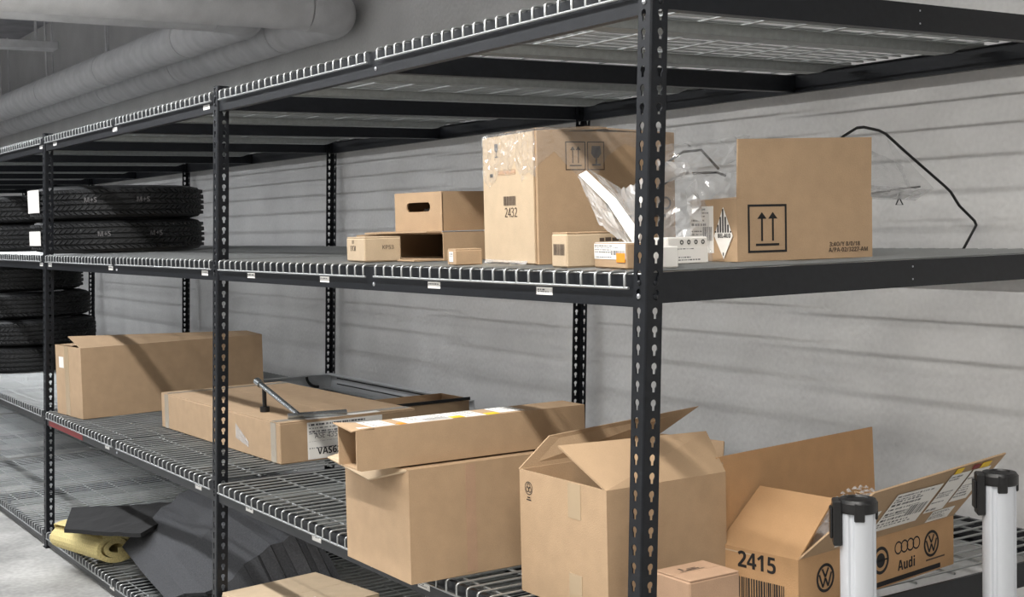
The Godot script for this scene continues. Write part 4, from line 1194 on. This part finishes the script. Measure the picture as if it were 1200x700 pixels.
# ---------------------------------------------------------------- stanchions
func build_stanchions() -> void:
	for i in 2:
		var at := on_y(1005.0 if i == 0 else 1171.0, 583.0 if i == 0 else 552.0, 1.03)
		var t := thing("belt_stanchion", ["silver belt stanchion standing before the open end, by the 2415 print", "silver belt stanchion standing before the open end, towards the rear wall"][i], "stanchion", Vector3(at.x, 0, at.z), 20.0, "belt stanchions at the rack end")
		var R := 0.037
		var b := MB.new()
		# fluted tube: outline with four belt grooves
		var pts := []
		for k in 72:
			var a := TAU * k / 72.0
			var m := fposmod(a + PI / 4, PI / 2) - PI / 4
			var rr := R
			if absf(m) < 0.16: rr = R - 0.0045
			elif absf(m) < 0.24: rr = R - 0.001
			pts.append(Vector3(cos(a) * rr, 0, sin(a) * rr))
		for k in 72:
			var p: Vector3 = pts[k]; var q: Vector3 = pts[(k + 1) % 72]
			b.face([p + Vector3.UP * 0.03, q + Vector3.UP * 0.03, q + Vector3.UP * 1.0, p + Vector3.UP * 1.0], p + q)
		part("tube", b.mesh(), mats.alu, t)
		b = MB.new()
		b.lathe([Vector2(0.0395, 1.0), Vector2(0.041, 1.004), Vector2(0.041, 1.021), Vector2(0.037, 1.028), Vector2(0.024, 1.030), Vector2(0.022, 1.0265), Vector2(0.0005, 1.0265)], 40)
		part("cap", b.mesh(), mats.plastic_black, t, Vector3.ZERO, "black plastic cap")
		b = MB.new()
		b.box(Vector3(-0.021, 0.93, 0.033), Vector3(0.021, 1.026, 0.052), 0.003)
		b.box(Vector3(-0.016, 0.945, 0.052), Vector3(0.016, 1.01, 0.058), 0.002)
		var c := part("belt_cassette", b.mesh(), mats.plastic_black, t, Vector3.ZERO, "black belt cassette")
		c.rotation_degrees.y = -62.0
		for k in 3:
			b = MB.new(); b.box(Vector3(-0.011, 0.985, 0.034), Vector3(0.011, 1.024, 0.0405), 0.002)
			var e := part("belt_slot", b.mesh(), mats.plastic_black, t)
			e.rotation_degrees.y = -62.0 + 90.0 * (k + 1)
		b = MB.new()
		b.lathe([Vector2(0.16, 0.0), Vector2(0.16, 0.008), Vector2(0.13, 0.018), Vector2(0.05, 0.030), Vector2(0.037, 0.034)], 40)
		part("base", b.mesh(), mats.plastic_black, t)

# ---------------------------------------------------------------- pipes under the ceiling
func build_pipes() -> void:
	var r := 0.122
	var specs := [["lower insulated pipe along the wall, with its elbow nearer the second post", -4.42, -1.535, 2.785, 0.122], ["upper insulated pipe along the wall, outer of the two, with hanger rods", -5.03, -1.255, 2.84, 0.118]]
	for i in 2:
		var s: Array = specs[i]
		var t := thing("insulated_pipe", s[0], "pipe", Vector3(s[1], s[3], s[2]), 0.0, "insulated pipes under the ceiling")
		var far := -13.0
		var b := MB.new(); b.tube([Vector3(far, 0, 0), Vector3(-0.26, 0, 0)], s[4], 36)
		part("straight", b.mesh(), mats.pipe, t)
		b = MB.new()
		var path := []
		for k in 13:
			var a := PI * 0.5 * k / 12.0
			path.append(Vector3(-0.26 + 0.26 * sin(a), 0, 0.26 - 0.26 * cos(a)))
		b.tube(path, s[4] + 0.004, 36)
		part("elbow", b.mesh(), mats.pipe, t)
		b = MB.new(); b.tube([Vector3(0, 0, 0.26), Vector3(0, 0, 7.0)], s[4], 36)
		part("branch", b.mesh(), mats.pipe, t)
		# sections of jacket and hangers
		for k in 6:
			var x := -0.9 - k * 1.75 - i * 0.25
			b = MB.new(); b.tube([Vector3(x - 0.018, 0, 0), Vector3(x + 0.018, 0, 0)], s[4] + 0.004, 36)
			var ring := part("clamp", b.mesh(), mats.pipe, t)
			b = MB.new(); b.tube([Vector3(x, s[4], 0), Vector3(x, CEIL_Y - s[3], 0)], 0.008, 8)
			part("hanger_rod", b.mesh(), mats.pipe, ring)
	# cable tray further back
	var c := thing("cable_tray", "thin pale cable tray hung under the dark ceiling behind the pipes", "cable tray", on_x(20, 57, -9.0))
	part("tray", boxed(Vector3(-0.1, 0, -0.30), Vector3(0.1, 0.06, 0.9), 0.004), mats.pipe, c)
	for z in [-0.15, 0.5]:
		var b := MB.new(); b.tube([Vector3(0, 0.06, z), Vector3(0, CEIL_Y - c.position.y, z)], 0.012, 8)
		part("hanger_rod", b.mesh(), mats.pipe, c)

# ---------------------------------------------------------------- lamps
func lamp(label: String, at: Vector3, energy: float, length := 1.25, tint := Color(1, 1, 1)) -> void:
	var t := thing("strip_lamp", label, "lamp", at, 0.0, "fluorescent strip lamps over the aisle")
	var b := MB.new()
	b.box(Vector3(-length / 2 - 0.02, 0.03, -0.07), Vector3(length / 2 + 0.02, 0.10, 0.07), 0.006)
	part("housing", b.mesh(), mats.housing, t)
	for q in [-1, 1]:
		b = MB.new(); b.slab(Vector3(-length / 2 - 0.02, 0.04, q * 0.07), Vector3(length / 2 + 0.02, 0.04, q * 0.07), Vector3(length / 2 + 0.02, -0.060, q * 0.115), Vector3(-length / 2 - 0.02, -0.060, q * 0.115), 0.002)
		part("reflector", b.mesh(), mats.housing, t)
	for z in [-0.04, 0.04]:
		b = MB.new(); b.tube([Vector3(-length / 2, 0.006, z), Vector3(length / 2, 0.006, z)], 0.014, 12)
		part("tube", b.mesh(), mats.tube_glow, t)
	b = MB.new()
	for x in [-length / 2 + 0.1, length / 2 - 0.1]: b.tube([Vector3(x, 0.10, 0), Vector3(x, CEIL_Y - at.y, 0)], 0.006, 6)
	part("hanger", b.mesh(), mats.steel, t)
	var l := AreaLight3D.new()
	l.name = "tube_light"
	l.area_size = Vector2(length, 0.12)
	l.area_normalize_energy = true
	l.light_energy = energy
	l.light_color = tint
	l.area_range = 30.0
	l.shadow_enabled = true
	t.add_child(l)
	l.position = Vector3(0, -0.012, 0)
	l.rotation_degrees.x = -90

func _ready() -> void:
	rng.seed = 4
	# camera
	var cam := Camera3D.new()
	cam.name = "camera"
	add_child(cam)
	cam.position = CAM
	cam.rotation = Vector3(deg_to_rad(-3.212), deg_to_rad(57.035), deg_to_rad(-1.31))
	cam.fov = 25.2005
	cam.near = 0.05
	cam_basis = cam.transform.basis
	cam.current = true
	# surroundings
	var we := WorldEnvironment.new()
	we.name = "surroundings"
	var env := Environment.new()
	env.background_mode = Environment.BG_COLOR
	env.background_color = Color(0.02, 0.02, 0.025)
	env.tonemap_mode = Environment.TONE_MAPPER_LINEAR
	env.tonemap_exposure = 0.93
	env.sdfgi_enabled = true
	env.ssao_enabled = true
	env.ssil_enabled = true
	we.environment = env
	add_child(we)
	make_materials()
	# lamps
	var lamp_words := ["beyond the open rack end", "before the end bay", "before the second bay", "before the tyre bay", "before the last bays", "far along the rack"]
	var near_power := [15.0, 9.8, 9.6, 8.2, 8.2, 9.0]
	var far_power := [4.0, 6.0, 6.0, 4.5, 4.0, 4.0]
	for i in 6:
		var tint := Color(1.0, 0.985, 0.962) if i < 2 else Color(0.975, 0.985, 1.0)
		lamp("fluorescent strip lamp over the rack side of the aisle, " + lamp_words[i], Vector3(1.75 - 2.55 * i, 3.45, 1.36), near_power[i], 2.44, tint)
		lamp("fluorescent strip lamp over the far side of the aisle, " + lamp_words[i], Vector3(1.75 - 2.55 * i, 3.45, 3.7), far_power[i], 2.44, tint)
	# the room
	structure("floor", boxed(Vector3(-20, -0.2, -2.0), Vector3(6, 0, 6.2)), mats.floor, "pale grey concrete floor")
	structure("ceiling", boxed(Vector3(-20, CEIL_Y, -2.0), Vector3(6, CEIL_Y + 0.2, 6.2)), mats.ceiling, "dim grey ceiling")
	structure("wall_rear", boxed(Vector3(-20, 0, WALL_Z - 0.2), Vector3(6, CEIL_Y, WALL_Z)), mats.wall, "painted grey wall behind the rack")
	structure("wall_front", boxed(Vector3(-20, 0, 6.0), Vector3(6, CEIL_Y, 6.2)), mats.wall, "painted wall across the aisle")
	structure("wall_left", boxed(Vector3(-20, 0, WALL_Z), Vector3(-19.8, CEIL_Y, 6.0)), mats.wall, "painted wall at the far end")
	structure("wall_right", boxed(Vector3(5.8, 0, WALL_Z), Vector3(6, CEIL_Y, 6.0)), mats.wall, "painted wall at the near end")
	build_rack()
	build_decks()
	build_pipes()
	build_tyres()
	build_lower_shelf()
	build_middle_shelf()
	build_bags()
	build_bottom_shelf()
	build_stanchions()
